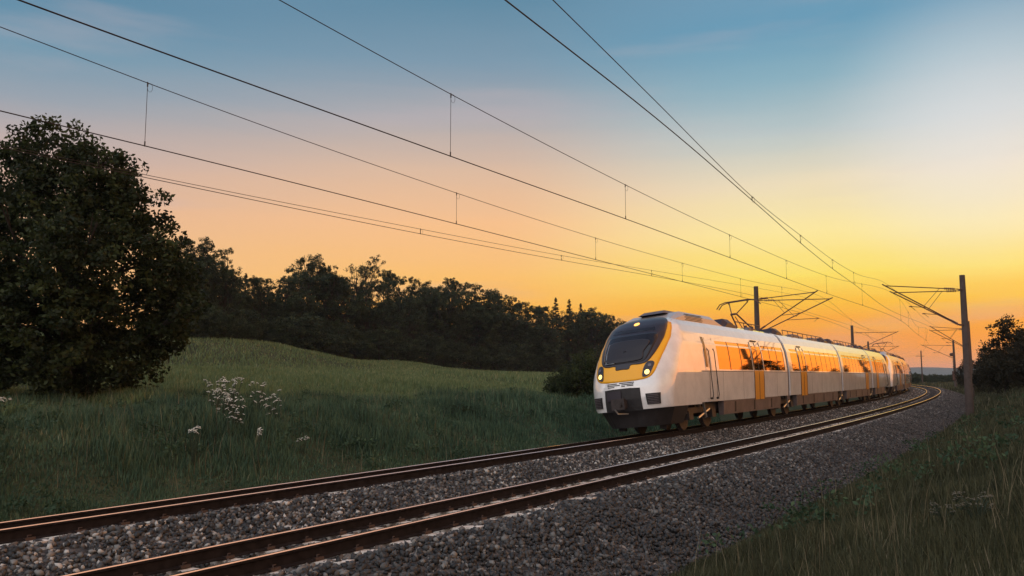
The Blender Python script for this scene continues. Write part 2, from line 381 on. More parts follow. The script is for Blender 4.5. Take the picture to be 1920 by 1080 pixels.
# distant hills
def hill(name, a0, a1, dist, hts, m, depth=500):
    mb = MB(); n = 60; G = []
    for k, (dd, hh) in enumerate(((0, 0), (.15, .45), (.35, .85), (.6, 1), (.8, .8), (1, 0))):
        row = []
        for i in range(n):
            a = math.radians(a0+(a1-a0)*i/(n-1)); ht = np.interp(i/(n-1), np.linspace(0, 1, len(hts)), hts)*(1+.06*math.sin(i*1.3))
            d = dist+dd*depth; row.append((d*math.sin(a), d*math.cos(a), -3+(ht+3)*hh))
        G.append(row)
    return tag(mb.grid(G).build(name, m, smooth=True), kind='structure')
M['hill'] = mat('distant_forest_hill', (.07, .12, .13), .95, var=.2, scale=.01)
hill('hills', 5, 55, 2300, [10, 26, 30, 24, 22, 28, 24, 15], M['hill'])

# ------------------------------------------------------------------ rails
def rail_obj(c, side, label):
    prof = [(-.075, -.172), (.075, -.172), (.075, -.160), (.012, -.143), (.010, -.045), (.036, -.036), (.036, -.010), (.028, 0), (-.028, 0), (-.036, -.010), (-.036, -.036), (-.010, -.045), (-.012, -.143), (-.075, -.160)]
    th = math.atan(CANT/(2*GA)); mb = MB(); ss = np.arange(-30, 320, 1.0); V = []
    lat0 = c+side*GA; z0 = railz(lat0, c)
    for s in ss:
        for a, b in prof: V.append(P(s, lat0+a*math.cos(th)-b*math.sin(th), z0+a*math.sin(th)+b*math.cos(th)))
    n = len(prof); K = len(ss)
    for k in range(K-1): pass
    F = []; mm = []
    for k in range(K-1):
        for j in range(n):
            F.append((k*n+j, k*n+(j+1) % n, (k+1)*n+(j+1) % n, (k+1)*n+j)); mm.append(1 if j in (6, 7, 8) else 0)
    mb.add(V, F); mb.m = mm; mb.m += [0, 0]; mb.f += [tuple(range(n))[::-1], tuple((K-1)*n+j for j in range(n))]
    o = mb.build('rail', [M['railside'], M['railtop']])
    tag(o, label, 'rail', 'steel rails of the two tracks')
rail_obj(0, 1, 'outermost curved steel rail nearest the right hand gravel slope')
rail_obj(0, -1, 'brightly polished inner rail of the empty near track')
rail_obj(LA, 1, 'rusty rail of the far track next to the gravel strip between tracks')
rail_obj(LA, -1, 'rail of the far track running along the grass bank')

# sleepers: individuals near, one object far
def sleeper_geom():
    V = []; F = []
    prof = [(-1.30, 0), (-1.0, 0), (-.3, -.02), (.3, -.02), (1.0, 0), (1.30, 0)]
    for l, dz in prof:
        for (x, z) in ((-.12, -.22), (-.085, dz), (.085, dz), (.12, -.22)): V.append((l, x, z))
    n = 4
    for k in range(len(prof)-1):
        for j in range(3): F.append((k*n+j, k*n+j+1, (k+1)*n+j+1, (k+1)*n+j))
    F += [(0, 1, 2, 3), (20, 23, 22, 21)]
    return V, F
SV, SF = sleeper_geom()
sme = bpy.data.meshes.new('sleeper'); sme.from_pydata(SV, [], SF); sme.materials.append(M['sleeper']); sme.update()
cm = MB()
for q in (-1, 1):
    cm.box(IDF, q*.085-.03, q*.085+.03, -.06, .06, .002, .035); cm.tube([(q*.10, -.03, .03), (q*.10, -.03, .06), (q*.07, .03, .055)], .009, 5)
cme = bpy.data.meshes.new('rail_clip'); cme.from_pydata(cm.v, [], cm.f); cme.materials.append(M['clip']); cme.update()
THC = math.atan(CANT/(2*GA))
def sleeper_frame(s, c):
    p = P(s, c, CANT/2-.176*math.cos(THC)); p[:2] += 0
    h = np.interp(s, S, HD)
    return p, (0, -THC, -h)
def place_sleepers(c, s0, s1, label, group, clips):
    n = 0
    for s in np.arange(s0, s1, .6):
        p, r = sleeper_frame(s, c); dz = np.array((rng.normal(0, .01), 0, rng.normal(0, .003)))
        o = bpy.data.objects.new('sleeper', sme); link(o); o.location = p+dz; o.rotation_euler = r
        tag(o, label, 'sleeper', group)
        if s < s0+clips:
            for q in (-GA, GA):
                k = bpy.data.objects.new('rail_clip', cme); link(k); k.parent = o; k.location = (q, 0, .0)
        n += 1
    return n
nB = place_sleepers(0, -4, 95, 'pale concrete sleeper under the empty near track, flanked by loose gravel', 'sleepers of the near track', 14)
nA_ = place_sleepers(LA, -1, 60, 'concrete sleeper under the far track beside the grass bank', 'sleepers of the far track', 6)
def sleeper_rest(c, s0, s1, label, grp):
    V = []; F = []; b = np.array(SV)
    for k, s in enumerate(np.arange(s0, s1, .6)):
        h = np.interp(s, S, HD)
        F += [tuple(i+k*len(SV) for i in f) for f in SF]
        for l, x, z in SV:
            q = P(s+x, c+l*math.cos(THC)+(-z)*math.sin(THC)*0, CANT/2-.215+l*math.sin(THC)+z); V.append(q)
    mb = MB(); mb.add(V, F); tag(mb.build('sleepers', M['sleeper']), label, 'sleepers', kind='stuff')
sleeper_rest(0, 95, 300, 'far concrete sleepers of the near track in the distant curve', '')
sleeper_rest(LA, 59.6, 300, 'far concrete sleepers of the track under the train', '')

# ------------------------------------------------------------------ loose ballast stones
def ico():
    t = (1+5**.5)/2
    v = np.array([(-1, t, 0), (1, t, 0), (-1, -t, 0), (1, -t, 0), (0, -1, t), (0, 1, t), (0, -1, -t), (0, 1, -t), (t, 0, -1), (t, 0, 1), (-t, 0, -1), (-t, 0, 1)], float)
    v /= np.linalg.norm(v[0])
    f = np.array([(0, 11, 5), (0, 5, 1), (0, 1, 7), (0, 7, 10), (0, 10, 11), (1, 5, 9), (5, 11, 4), (11, 10, 2), (10, 7, 6), (7, 1, 8), (3, 9, 4), (3, 4, 2), (3, 2, 6), (3, 6, 8), (3, 8, 9), (4, 9, 5), (2, 4, 11), (6, 2, 10), (8, 6, 7), (9, 8, 1)])
    return v, f
IV, IFc = ico()
PROT = [IV*rng.uniform(.5, 1.32, (12, 1))*np.array([1, rng.uniform(.6, .95), rng.uniform(.5, .8)]) for _ in range(8)]
def rotm(n):
    q = rng.normal(size=(n, 4)); q /= np.linalg.norm(q, axis=1, keepdims=True); a, b, c, d = q.T
    return np.stack([np.stack([1-2*(c*c+d*d), 2*(b*c-a*d), 2*(b*d+a*c)], 1), np.stack([2*(b*c+a*d), 1-2*(b*b+d*d), 2*(c*d-a*b)], 1), np.stack([2*(b*d-a*c), 2*(c*d+a*b), 1-2*(b*b+c*c)], 1)], 1)
def stones(regions):
    P3 = []; SZ = []
    for s0, s1, l0, l1, dens, r0, r1 in regions:
        n = int((s1-s0)*(l1-l0)*dens); s = rng.uniform(s0, s1, n); l = rng.uniform(l0, l1, n)
        x = np.interp(s, S, PX); y = np.interp(s, S, PY); h = np.interp(s, S, HD)
        x, y = x+l*np.cos(h), y-l*np.sin(h); r = rng.uniform(r0, r1, n)
        z = bedz(l)+.03*bump(x, y, 2.1, .7)*.5+r*rng.uniform(-.1, .7, n)
        dr = np.minimum.reduce([abs(l-c-q) for c in (0, LA) for q in (-GA, GA)])
        # keep sleeper tops fairly clear, rails clear
        def on(c, ph): k = (s-ph)/.6; return (abs(k-np.round(k))*.6 < .12) & (abs(l-c) < .98+.15*rng.random(n)) & (abs(l-c) > .42) & (l-c < .94+.1*rng.random(n))
        slp = on(0, -4) | on(LA, -1)
        u, v = proj(x, y, z)
        ok = (u > -120) & (u < 2040) & (v < 1180) & (y > 2) & (dr > .09) & ~(slp & (rng.random(n) < .93))
        P3.append(np.stack([x, y, z], 1)[ok]); SZ.append(r[ok])
    P3 = np.concatenate(P3); SZ = np.concatenate(SZ); n = len(P3)
    Rm = rotm(n); pv = np.stack(PROT)[rng.integers(0, 8, n)]
    V = np.einsum('nij,nkj->nki', Rm, pv)*SZ[:, None, None]+P3[:, None]
    F = (IFc[None]+np.arange(n)[:, None, None]*12).reshape(-1, 3)
    rn = rng.random(n)
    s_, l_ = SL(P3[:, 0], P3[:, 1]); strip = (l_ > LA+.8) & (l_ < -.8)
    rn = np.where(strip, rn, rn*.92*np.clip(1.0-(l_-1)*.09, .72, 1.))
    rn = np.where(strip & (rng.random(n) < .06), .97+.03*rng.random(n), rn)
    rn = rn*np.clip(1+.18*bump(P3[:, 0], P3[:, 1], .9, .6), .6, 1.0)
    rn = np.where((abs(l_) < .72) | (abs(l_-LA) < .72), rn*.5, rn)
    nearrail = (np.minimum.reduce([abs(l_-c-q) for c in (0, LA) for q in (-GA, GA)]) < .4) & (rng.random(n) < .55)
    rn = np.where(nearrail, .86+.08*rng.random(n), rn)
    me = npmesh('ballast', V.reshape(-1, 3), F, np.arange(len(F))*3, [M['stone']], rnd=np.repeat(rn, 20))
    print('stones', n)
    tag(link(bpy.data.objects.new('ballast', me)), 'grey crushed stone ballast around both tracks', 'gravel', kind='stuff')
stones([(-8, 22, LA+.75, 3.6, 500, .019, .057), (22, 45, LA+.75, 3.6, 250, .035, .055), (45, 90, LA+.8, 3.7, 100, .05, .08), (90, 175, LA+.8, 3.7, 45, .07, .11), (-8, 40, LA-2.3, LA-.8, 120, .03, .045)])

# ------------------------------------------------------------------ grass
def blades(name, x, y, ht, wd, m, label, lean=.45, cat='grass', rfix=None):
    n = len(x); z = T(x, y)-.02
    a = rng.uniform(0, 2*PI, n); ld = rng.uniform(0, 2*PI, n); ln = rng.uniform(.05, lean, n)*ht
    wx, wy = np.cos(a)*wd/2, np.sin(a)*wd/2; lx, ly = np.cos(ld)*ln, np.sin(ld)*ln
    V = np.empty((n, 5, 3))
    V[:, 0] = np.stack([x-wx, y-wy, z], 1); V[:, 1] = np.stack([x+wx, y+wy, z], 1)
    mx, my, mz = x+lx*.35, y+ly*.35, z+ht*.55
    V[:, 2] = np.stack([mx+wx*.7, my+wy*.7, mz], 1); V[:, 3] = np.stack([mx-wx*.7, my-wy*.7, mz], 1)
    V[:, 4] = np.stack([x+lx, y+ly, z+ht*np.sqrt(np.clip(1-(ln/ht)**2*.6, .3, 1))], 1)
    b = np.arange(n)[:, None]*5
    lp = (b+np.array([[0, 1, 2, 3, 3, 2, 4]])).ravel()
    st = (np.arange(n)[:, None]*7+np.array([[0, 4]])).ravel()
    rn = np.repeat(rng.beta(2, 2.5, n) if rfix is None else np.full(n, rfix), 2)
    me = npmesh(name, V.reshape(-1, 3), lp, st, [m], rnd=rn)
    tag(link(bpy.data.objects.new(name, me)), label, cat, kind='stuff')
def polar(n, r0, r1, a0, a1, pw=1.0):
    u = rng.random(n)
    r = r0*(r1/r0)**u if pw == 1 else (r0**pw+u*(r1**pw-r0**pw))**(1/pw)
    a = np.radians(rng.uniform(a0, a1, n)); return r*np.sin(a), r*np.cos(a), r
def clumpy(x, y, k, thr):
    return (bump(x, y, k, 2.)+bump(y, x, k*2.7, .3)*.6+rng.normal(0, .5, len(x))) > thr
x, y, r = polar(400000, 9.5, 75, -50, 14); s, l = SL(x, y)
ok = (l < LA-1.55) & (l > LA-12.5-rng.random(len(x))*3)
x, y, r, l = x[ok], y[ok], r[ok], l[ok]
tall = np.clip((-l+LA-1.3)/2.5, .25, 1)
hmod = .75+.4*bump(x, y, .7, .9)+.3*bump(x, y, 1.9, .2)
print('bank', len(x))
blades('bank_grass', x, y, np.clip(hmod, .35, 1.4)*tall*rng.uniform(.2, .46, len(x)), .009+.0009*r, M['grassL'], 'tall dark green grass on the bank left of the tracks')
x, y, r = polar(400000, 17, 230, -50, 10, -.2); s, l = SL(x, y)
ok = (l < LA-10)
x, y, r = x[ok], y[ok], r[ok]; print('meadow', len(x))
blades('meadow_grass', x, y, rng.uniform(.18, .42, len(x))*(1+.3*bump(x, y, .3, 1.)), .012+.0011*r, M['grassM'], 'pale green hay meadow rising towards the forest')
x, y, r = polar(420000, 2.2, 130, -10, 58); s, l = SL(x, y)
ok = ((l > 3.05+.5*rng.random(len(x))**2+.22*bump(x, y, 1.3, .1)) | ((l > 1.9) & clumpy(x, y, 1.7, 1.75))) & (l < 30)
x, y, r, l = x[ok], y[ok], r[ok], l[ok]; print('slope', len(x))
edge = np.clip((l-2.6)/1.9, .3, 1)
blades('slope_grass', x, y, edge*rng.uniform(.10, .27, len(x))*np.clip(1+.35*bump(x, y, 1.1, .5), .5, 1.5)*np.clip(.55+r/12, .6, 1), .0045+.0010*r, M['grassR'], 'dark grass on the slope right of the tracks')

x, y, r = polar(60000, 110, 420, 14, 40); s, l = SL(x, y); ok = ((l > 3.6) & (l < 90)) | ((l < LA-2.4) & (l > -60)); x, y, r = x[ok], y[ok], r[ok]
blades('far_grass', x, y, rng.uniform(.25, .7, len(x)), .012+.0012*r, M['grassR'], 'dark rough grass around the far end of the curve')
M['straw'] = leafmat('dry_stalks', [(0, (.10, .085, .05)), (1, (.26, .22, .14))], .2)
x, y, r = polar(5000, 9.5, 45, -40, 12); s, l = SL(x, y); ok = (l < LA-2.0) & (l > LA-13) & clumpy(x, y, .5, .4); x, y, r = x[ok], y[ok], r[ok]
blades('dry_stalks', x, y, rng.uniform(.4, .75, len(x)), .005+.0003*r, M['straw'], 'pale dry grass stalks standing above the left bank grass', lean=.3)
x, y, r = polar(2200, 4.5, 60, -4, 42); s, l = SL(x, y); ok = (l > 3.8) & (l < 20) & clumpy(x, y, .6, .3); x, y, r = x[ok], y[ok], r[ok]
blades('dry_stalks', x, y, rng.uniform(.35, .75, len(x))*np.clip(r/8, .5, 1), .003+.0005*r, M['straw'], 'pale dry grass stalks on the right hand slope', lean=.35)
# ------------------------------------------------------------------ trees
def leaves_mesh(name, centers, crad, nper, lsize, m, flat=.8):
    n = len(centers); C = np.repeat(centers, nper, 0); Rr = np.repeat(crad, nper)
    d = rng.normal(size=(len(C), 3)); d /= np.linalg.norm(d, axis=1, keepdims=True)
    p = C+d*(Rr*rng.random(len(C))**.45)[:, None]*np.array([1, 1, flat])
    a = rng.normal(size=(len(C), 3)); a /= np.linalg.norm(a, axis=1, keepdims=True)
    b = np.cross(a, rng.normal(size=(len(C), 3))); b /= np.linalg.norm(b, axis=1, keepdims=True)
    ls = (lsize*rng.uniform(.6, 1.3, len(C)))[:, None]
    V = np.stack([p-a*ls*.5, p+b*ls*.28-a*ls*.05, p+a*ls*.5, p-b*ls*.28-a*ls*.05], 1).reshape(-1, 3)
    cr = np.repeat(rng.uniform(0, .55, n), nper); rn = np.clip(cr+rng.uniform(0, .45, len(C)), 0, 1)
    return npmesh(name, V, np.arange(len(V)), np.arange(len(C))*4, [m], rnd=rn)
def crown_centers(n, lobes, shell=.55):
    """lobes: list of (cx,cy,cz,rx,ry,rz)"""
    out = []; lv = np.array([l[3]*l[4]*l[5] for l in lobes])**.75; lv /= lv.sum()
    for l, k in zip(lobes, rng.multinomial(n, lv)):
        d = rng.normal(size=(k, 3)); d /= np.linalg.norm(d, axis=1, keepdims=True)
        rad = shell+(1-shell)*rng.random(k)**.6
        rad *= 1+.12*np.sin(d[:, 0]*5+l[0])*np.cos(d[:, 2]*6+l[1])
        out.append(np.array(l[:3])+d*rad[:, None]*np.array(l[3:]))
    return np.concatenate(out)
def tree_data(tag_, H, lobes, ncl, nper, ls, crad, lm, trunk_r, nbr=22, base=.0, shell=.55):
    c = crown_centers(ncl, lobes, shell); c = c[c[:, 2] > .15]
    me = leaves_mesh('crown', c, rng.uniform(.6, 1.25, len(c))*crad, nper, ls, lm)
    mb = MB(); top = H*.72
    tp = [(0, 0, -.4), (.03*H*.3, .0, H*.2), (-.01*H, .02*H, H*.45), (.015*H, -.01*H, top), (.02*H, 0, H*.9)]
    mb.tube(tp, [trunk_r*1.3, trunk_r, trunk_r*.75, trunk_r*.4, trunk_r*.12], 8)
    idx = rng.choice(len(c), min(nbr, len(c)), replace=False)
    for i in idx:
        e = c[i]; zz = min(max(e[2]*rng.uniform(.35, .75), H*.12), top); s0 = np.array([np.interp(zz, [q[2] for q in tp], [q[0] for q in tp]), np.interp(zz, [q[2] for q in tp], [q[1] for q in tp]), zz])
        mid = (s0+e)/2+np.array([0, 0, .05*H*rng.uniform(-.3, 1)])+rng.normal(0, .02*H, 3)
        mb.tube([s0, mid, e], [trunk_r*.33, trunk_r*.2, trunk_r*.05], 5, cap=False)
        for _ in range(2):
            e2 = e+rng.normal(0, .03*H, 3)*np.array((1, 1, .5)); mb.tube([mid*.5+e*.5, e2], [trunk_r*.1, trunk_r*.03], 4, cap=False)
    tm = bpy.data.meshes.new('trunk'); tm.from_pydata(mb.v, [], mb.f); tm.materials.append(M['bark']); tm.update()
    return {'H': H, 'c': me, 't': tm}
def plant_tree(d, x, y, h, label, cat='tree', name='deciduous_tree', group=None, wide=1., rot=None, sink=.1):
    k = h/d['H']; o = thing(name, label, cat, (x, y, Tz(x, y)-sink), group)
    o.scale = (k*wide, k*wide, k); o.rotation_euler = (0, 0, rng.uniform(0, 6.28) if rot is None else rot)
    for nm, me in (('trunk', d['t']), ('crown', d['c'])):
        if me is None: continue
        c = bpy.data.objects.new(nm, me); link(c); c.parent = o
    return o
# broad-leaved weeds between the grass
def weeds(name, x, y, m, label):
    z = T(x, y); c = np.stack([x, y, z+rng.uniform(.08, .4, len(x))], 1)
    me = leaves_mesh(name, c, rng.uniform(.12, .3, len(c)), 34, .075, m, .7); tag(link(bpy.data.objects.new(name, me)), label, 'weeds', kind='stuff')
M['weed'] = leafmat('weed_leaves', [(0, (.02, .04, .022)), (.6, (.045, .085, .045)), (1, (.10, .15, .07))], .3)
x, y, r = polar(3500, 11, 45, -40, 12); s, l = SL(x, y); ok = (l < LA-1.9) & (l > LA-14) & clumpy(x, y, .9, .6); weeds('weeds', x[ok], y[ok], M['weed'], 'broad-leaved weeds in dark clumps on the left bank')
x, y, r = polar(1800, 11, 55, -2, 42); s, l = SL(x, y); ok = (l > 3.2) & (l < 14) & clumpy(x, y, .9, .8); weeds('weeds', x[ok], y[ok], M['weed'], 'broad-leaved weeds in dark clumps on the right slope')
# near trees on the left
def lob(n, R, z0, z1, rr0, rr1):
    o = []
    for _ in range(n):
        a = rng.uniform(0, 2*PI); z = rng.uniform(z0, z1); q = R*math.sqrt(rng.random()); o.append((q*math.cos(a), q*math.sin(a), z)+tuple(rng.uniform(rr0, rr1)*np.array([1, 1, .85])))
    return o
keep_rng = rng; rng = np.random.default_rng(21)
big = tree_data('big', 9.1, [(0, 0, 3.5, 3.3, 2.9, 3.4), (0, 0, 5.9, 1.9, 1.8, 1.9), (-.75, 0, 7.7, 1.15, 1.1, 1.25), (.45, .2, 7.1, 1.1, 1.1, 1.15), (1.55, 0, 6.1, 1.05, 1.05, 1.0), (2.25, 0, 5.1, 1.0, 1.0, 1.0), (2.75, 0, 3.9, .85, .95, .9),
    (-1.9, 0, 6.9, 1.15, 1.1, 1.1), (-2.8, 0, 5.5, 1.2, 1.2, 1.2), (-3.4, 0, 3.6, 1.4, 1.2, 1.5), (-3.6, 0, 5.6, 1.2, 1.1, 1.2), (3.0, -.3, 3.0, .8, .9, 1.0), (2.6, .3, 2.5, .95, 1, 1), (1.8, -.6, 1.2, 1.0, 1.1, 1.0), (.2, -2.0, 2.2, 2.0, 1.5, 2.0), (-1.5, -1.8, 3.8, 1.5, 1.3, 1.5), (1.1, -1.8, 4.3, 1.3, 1.2, 1.3), (-2.6, -1, 1.6, 1.5, 1.2, 1.4)],
    1900, 48, .145, .33, M['leaf_near'], .24, 70, shell=.4)
big2 = tree_data('big2', 7.2, [(0, 0, 2.2, 2.6, 2.6, 2.2), (0, 0, 4.2, 2.1, 2.1, 2.0)]+lob(14, 1.9, 3.2, 6.2, .6, 1.0)+lob(10, 2.4, .6, 3.4, .7, 1.1), 1400, 48, .15, .34, M['leaf_near'], .2, 45, shell=.35)
def ptree(d, u, yy, ytop, label, **k):
    x = xat(u, yy); g = Tz(x, yy); return plant_tree(d, x, yy, zat(ytop, yy)-g, label, **k)
rng = keep_rng
ptree(big, 122, 25.5, 204, 'tall dense dark tree near the left edge, leafy down to the ground', rot=0, wide=1.07)
ptree(big2, -190, 28, 255, 'dark tree cut off by the left border of the view', rot=4.2)
# forest prototypes
def dec(Hn, ncl, nper, ls, seedlobes, lm=M['leaf_far'], sh=.4, cr=.6): return tree_data('d', Hn, seedlobes, int(ncl*1.25), int(nper*1.7), ls*.74, cr*.95, lm, .28, 40, shell=sh)
D1 = dec(18, 300, 40, .34, [(0, 0, 11, 4.2, 4.2, 5.5), (0, 0, 5, 3.6, 3.6, 4)]+lob(12, 3.5, 8, 15.5, 1.4, 2.4)+[(0, 0, 16, 1.6, 1.6, 1.6)])
D2 = dec(18, 300, 38, .34, [(0, 0, 9, 4.6, 4.6, 6)]+lob(14, 4.2, 6, 15, 1.3, 2.3)+[(1, 0, 16, 1.8, 1.8, 1.5)])
D3 = dec(18, 260, 36, .32, [(0, 0, 7, 3.6, 3.6, 5)]+lob(11, 4.0, 10, 16.8, 1.0, 1.7), cr=.5)
DS1 = dec(18, 120, 26, .28, lob(13, 4.4, 11, 17.2, .9, 1.5), cr=.5)      # sparse crown
BU = tree_data('b', 7, [(0, 0, 2.6, 3.2, 3.2, 2.8)]+lob(10, 2.6, 2, 5.6, .9, 1.5)+[(0, 0, 5.6, 1.2, 1.2, 1.2)], 300, 40, .26, .5, M['leaf_far'], .12, 10, shell=.45)
def conifer_data():
    H = 16; cs = []; rs = []
    for z in np.arange(1.5, H, .42):
        R = ((H-z)*.23+.05)*rng.uniform(.75, 1.15)
        k = max(4, int(R*9))
        for j in range(k):
            a = 2*PI*j/k+z*2; q = R*rng.uniform(.55, 1.0); cs.append((q*math.cos(a), q*math.sin(a), z-.18*q+rng.normal(0, .15))); rs.append(.22+.12*R)
    me = leaves_mesh('crown', np.array(cs), np.array(rs)*1.15, 30, .24, M['conifer'], .5)
    mb = MB(); mb.tube([(0, 0, -.3), (0, 0, H*.5), (0, 0, H)], [.22, .13, .02], 7)
    tm = bpy.data.meshes.new('trunk'); tm.from_pydata(mb.v, [], mb.f); tm.materials.append(M['bark']); tm.update()
    return {'H': H, 'c': me, 't': tm}
CN = conifer_data()
DU = lambda u: float(np.interp(u, [100, 340, 700, 1040, 1180, 1400], [90, 100, 140, 190, 215, 250]))
GF = 'trees of the forest edge behind the meadow'
skyl = [(375, 436, D1, 1.25, 98, 'dark round-topped tree just right of the big left hand trees'), (418, 456, D2, 1.0, 102, 'dark tree sloping down to the right, second beyond the big left hand trees'),
 (345, 438, D2, 1.1, 97, 'dark tree half hidden behind the big left hand trees'),
 (585, 468, D1, .95, None, 'tallest full tree standing out of the middle of the forest line'),
 (622, 492, D3, .8, None, 'tree touching the right side of the tallest full tree of the forest line'),
 (668, 485, DS1, 1.0, None, 'sparse see-through tree with bare fanned branches on the forest skyline'),
 (724, 500, D3, .95, None, 'flat-topped airy tree right of the sparse see-through tree'),
 (770, 514, D2, .8, None, 'low rounded tree right of the flat-topped airy tree'),
 (800, 519, D1, .8, None, 'tree in the middle of the level stretch of forest skyline'),
 (842, 515, D3, .9, None, 'airy tree with a slightly raised top near the centre of the photo'),
 (885, 524, D2, 1.1, None, 'broad dense tree beginning the downward slope of the skyline'),
 (922, 534, D1, .9, None, 'dense tree on the downward slope of the skyline'),
 (955, 548, D2, .9, None, 'lower tree following the dense one on the sloping skyline'),
 (985, 562, D3, .9, None, 'small tree with a loose crown before the three fir tips'),
 (1016, 570, D2, .9, None, 'low tree directly left of the three fir tips'),
 (1112, 570, D1, .9, None, 'tree between the fir tips and the front of the train'),
 (1142, 584, D2, .9, None, 'last tree of the skyline left of the train roof')]
for u, yt, d, wd, dist, lb in skyl:
    yy = dist or DU(u)+14+rng.uniform(-3, 3)
    ptree(d, u, yy, yt, lb, group=GF, wide=wd*(1.0 if dist is None else .75))
for u, yt, lb in [(455, 510, 'first small fir tip right of the dark tree group'), (476, 518, 'second small fir tip right of the dark tree group'), (495, 521, 'third small fir tip right of the dark tree group'), (520, 530, 'small fir left of the tallest full tree'),
                  (1043, 557, 'leftmost of the three fir tips left of the train'), (1068, 560, 'middle one of the three fir tips left of the train'), (1090, 568, 'rightmost of the three fir tips left of the train')]:
    ptree(CN, u, DU(u)+16, yt, lb, name='fir_tree', group='firs on the forest skyline', wide=.95, sink=.3)
# the body of the wood
LM = [(345, 'half hidden left tree'), (400, 'round-topped tree group'), (470, 'first fir tips'), (520, 'small fir'), (585, 'tallest full tree'), (625, 'tree beside the tallest'), (668, 'sparse see-through tree'), (724, 'flat-topped airy tree'), (775, 'low rounded tree'),
      (842, 'airy tree near the centre'), (890, 'broad dense tree'), (930, 'dense skyline tree'), (970, 'lower sloping skyline tree'), (1016, 'low tree before the fir tips'), (1068, 'three fir tips'), (1112, 'tree before the train'), (1150, 'last skyline tree'), (1210, 'front carriage roof'), (1300, 'raised front pantograph')]
SEEN = {}
def near_label(u, what, rel):
    k = min(range(len(LM)), key=lambda i: abs(LM[i][0]-u)); d = u-LM[k][0]; side = 'just left of' if d < -9 else 'just right of' if d > 9 else 'directly '+rel
    lb = '%s, %s the %s' % (what, side if 'directly' in side else side, LM[k][1])
    n = SEEN.get(lb, 0); SEEN[lb] = n+1
    w2 = ['', 'second', 'third', 'fourth'][min(n, 3)]; return lb if n == 0 else w2+' '+lb
skU = [300, 445, 500, 560, 640, 760, 880, 950, 1020, 1100, 1180, 1300, 1420]; skV = [460, 500, 520, 506, 512, 518, 528, 550, 568, 576, 590, 616, 636]
for u in np.arange(335, 1400, 27):
    yy = DU(u)+9+rng.uniform(-3, 3); u2 = u+rng.uniform(-8, 8)
    ptree([D1, D2, D3][rng.integers(3)], u2, yy, float(np.interp(u2, skU, skV))+rng.uniform(-2, 14), near_label(u2, 'shaded broadleaf tree', 'in front of'), group='trees in the body of the wood', wide=rng.uniform(.95, 1.3))
for u in np.arange(325, 1260, 24):
    yy = DU(u)+3+rng.uniform(-2, 2); u2 = u+rng.uniform(-8, 8); g = Tz(xat(u2, yy), yy)
    ptree(BU, u2, yy, float(np.interp(u2, [330, 700, 1040, 1250], [575, 615, 648, 668]))+rng.uniform(-18, 22), near_label(u2, 'dark bush at the meadow edge', 'below'), cat='bush', name='bush', group='bushes along the meadow edge', wide=rng.uniform(.9, 1.3))
for u in np.arange(330, 1250, 34):
    yy = DU(u)+21+rng.uniform(-2, 2); u2 = u+rng.uniform(-8, 8)
    ptree(BU, u2, yy, float(np.interp(u2, [330, 700, 1040, 1250], [560, 598, 632, 655]))+rng.uniform(-10, 10), 'undergrowth bush deep between the trunks of the wood', cat='bush', name='bush', group='undergrowth deep in the wood', wide=rng.uniform(1.2, 1.5), sink=.4)
for u, yy, yt in ((318, 92, 570), (345, 93, 565), (368, 94, 560), (392, 95, 570), (418, 97, 580), (442, 99, 590), (462, 101, 600)):
    ptree(BU, u, yy, yt, near_label(u, 'low dark bush before the wood', 'below'), cat='bush', name='bush', group='bushes along the meadow edge', wide=.9, sink=.3)
# bushes near the train and the mound
BN = tree_data('bn', 3, [(0, 0, 1.2, 1.5, 1.5, 1.2)]+lob(9, 1.1, .8, 2.4, .45, .7), 260, 40, .12, .25, M['leaf_near'], .05, 12, shell=.4)
ptree(BN, 1088, 41, 645, 'rounded dark bush standing left of the train nose', cat='bush', name='bush', wide=.85)
ptree(BN, 1062, 46, 668, 'lower dark bush at the left foot of the bush beside the train', cat='bush', name='bush', wide=1.)
ptree(BN, 1118, 47, 640, 'dark bush partly hidden behind the train nose', cat='bush', name='bush', wide=.9)
ptree(BN, 868, 29, 750, 'low dark mound-like bush in the grass bank before the train', cat='bush', name='bush', wide=2.6)
ptree(BN, 905, 31, 764, 'smaller dark bush just right of the low mound-like bush', cat='bush', name='bush', wide=2.4)
# right hand side
RB = tree_data('rb', 5, [(0, 0, 2, 2.0, 2.0, 2)]+lob(12, 1.8, 1.5, 4.4, .6, 1.0), 320, 40, .17, .38, M['leaf_right'], .09, 18, shell=.35)
for u, yy, yt, wd, lb in [(1925, 56, 578, .95, 'tallest bushy tree at the right edge above the slope'), (1885, 68, 612, .9, 'rounded bush left of the tallest bushy tree at the right edge'), (1858, 84, 645, .8, 'loose bush with open twigs right of the thick concrete mast'),
                      (1835, 100, 655, .7, 'bush rising directly behind the thick concrete mast'), (1808, 125, 668, .6, 'far bush showing left of the thick concrete mast'), (1900, 90, 640, 1.1, 'bush filling the gap behind the right edge trees')]:
    ptree(RB, u, yy, yt, lb, cat='bush', name='bush', wide=wd, sink=.5)
for k, u in enumerate(range(1706, 1812, 6)):
    yy = [235, 205][k % 2]+rng.uniform(-12, 12); ptree(BU, u, yy, [698, 703][k % 2]+rng.uniform(-3, 4), 'small far dark bush below the distant hills at the end of the curve', cat='bush', name='bush', group='far bushes below the hills', wide=1.6, sink=.5)

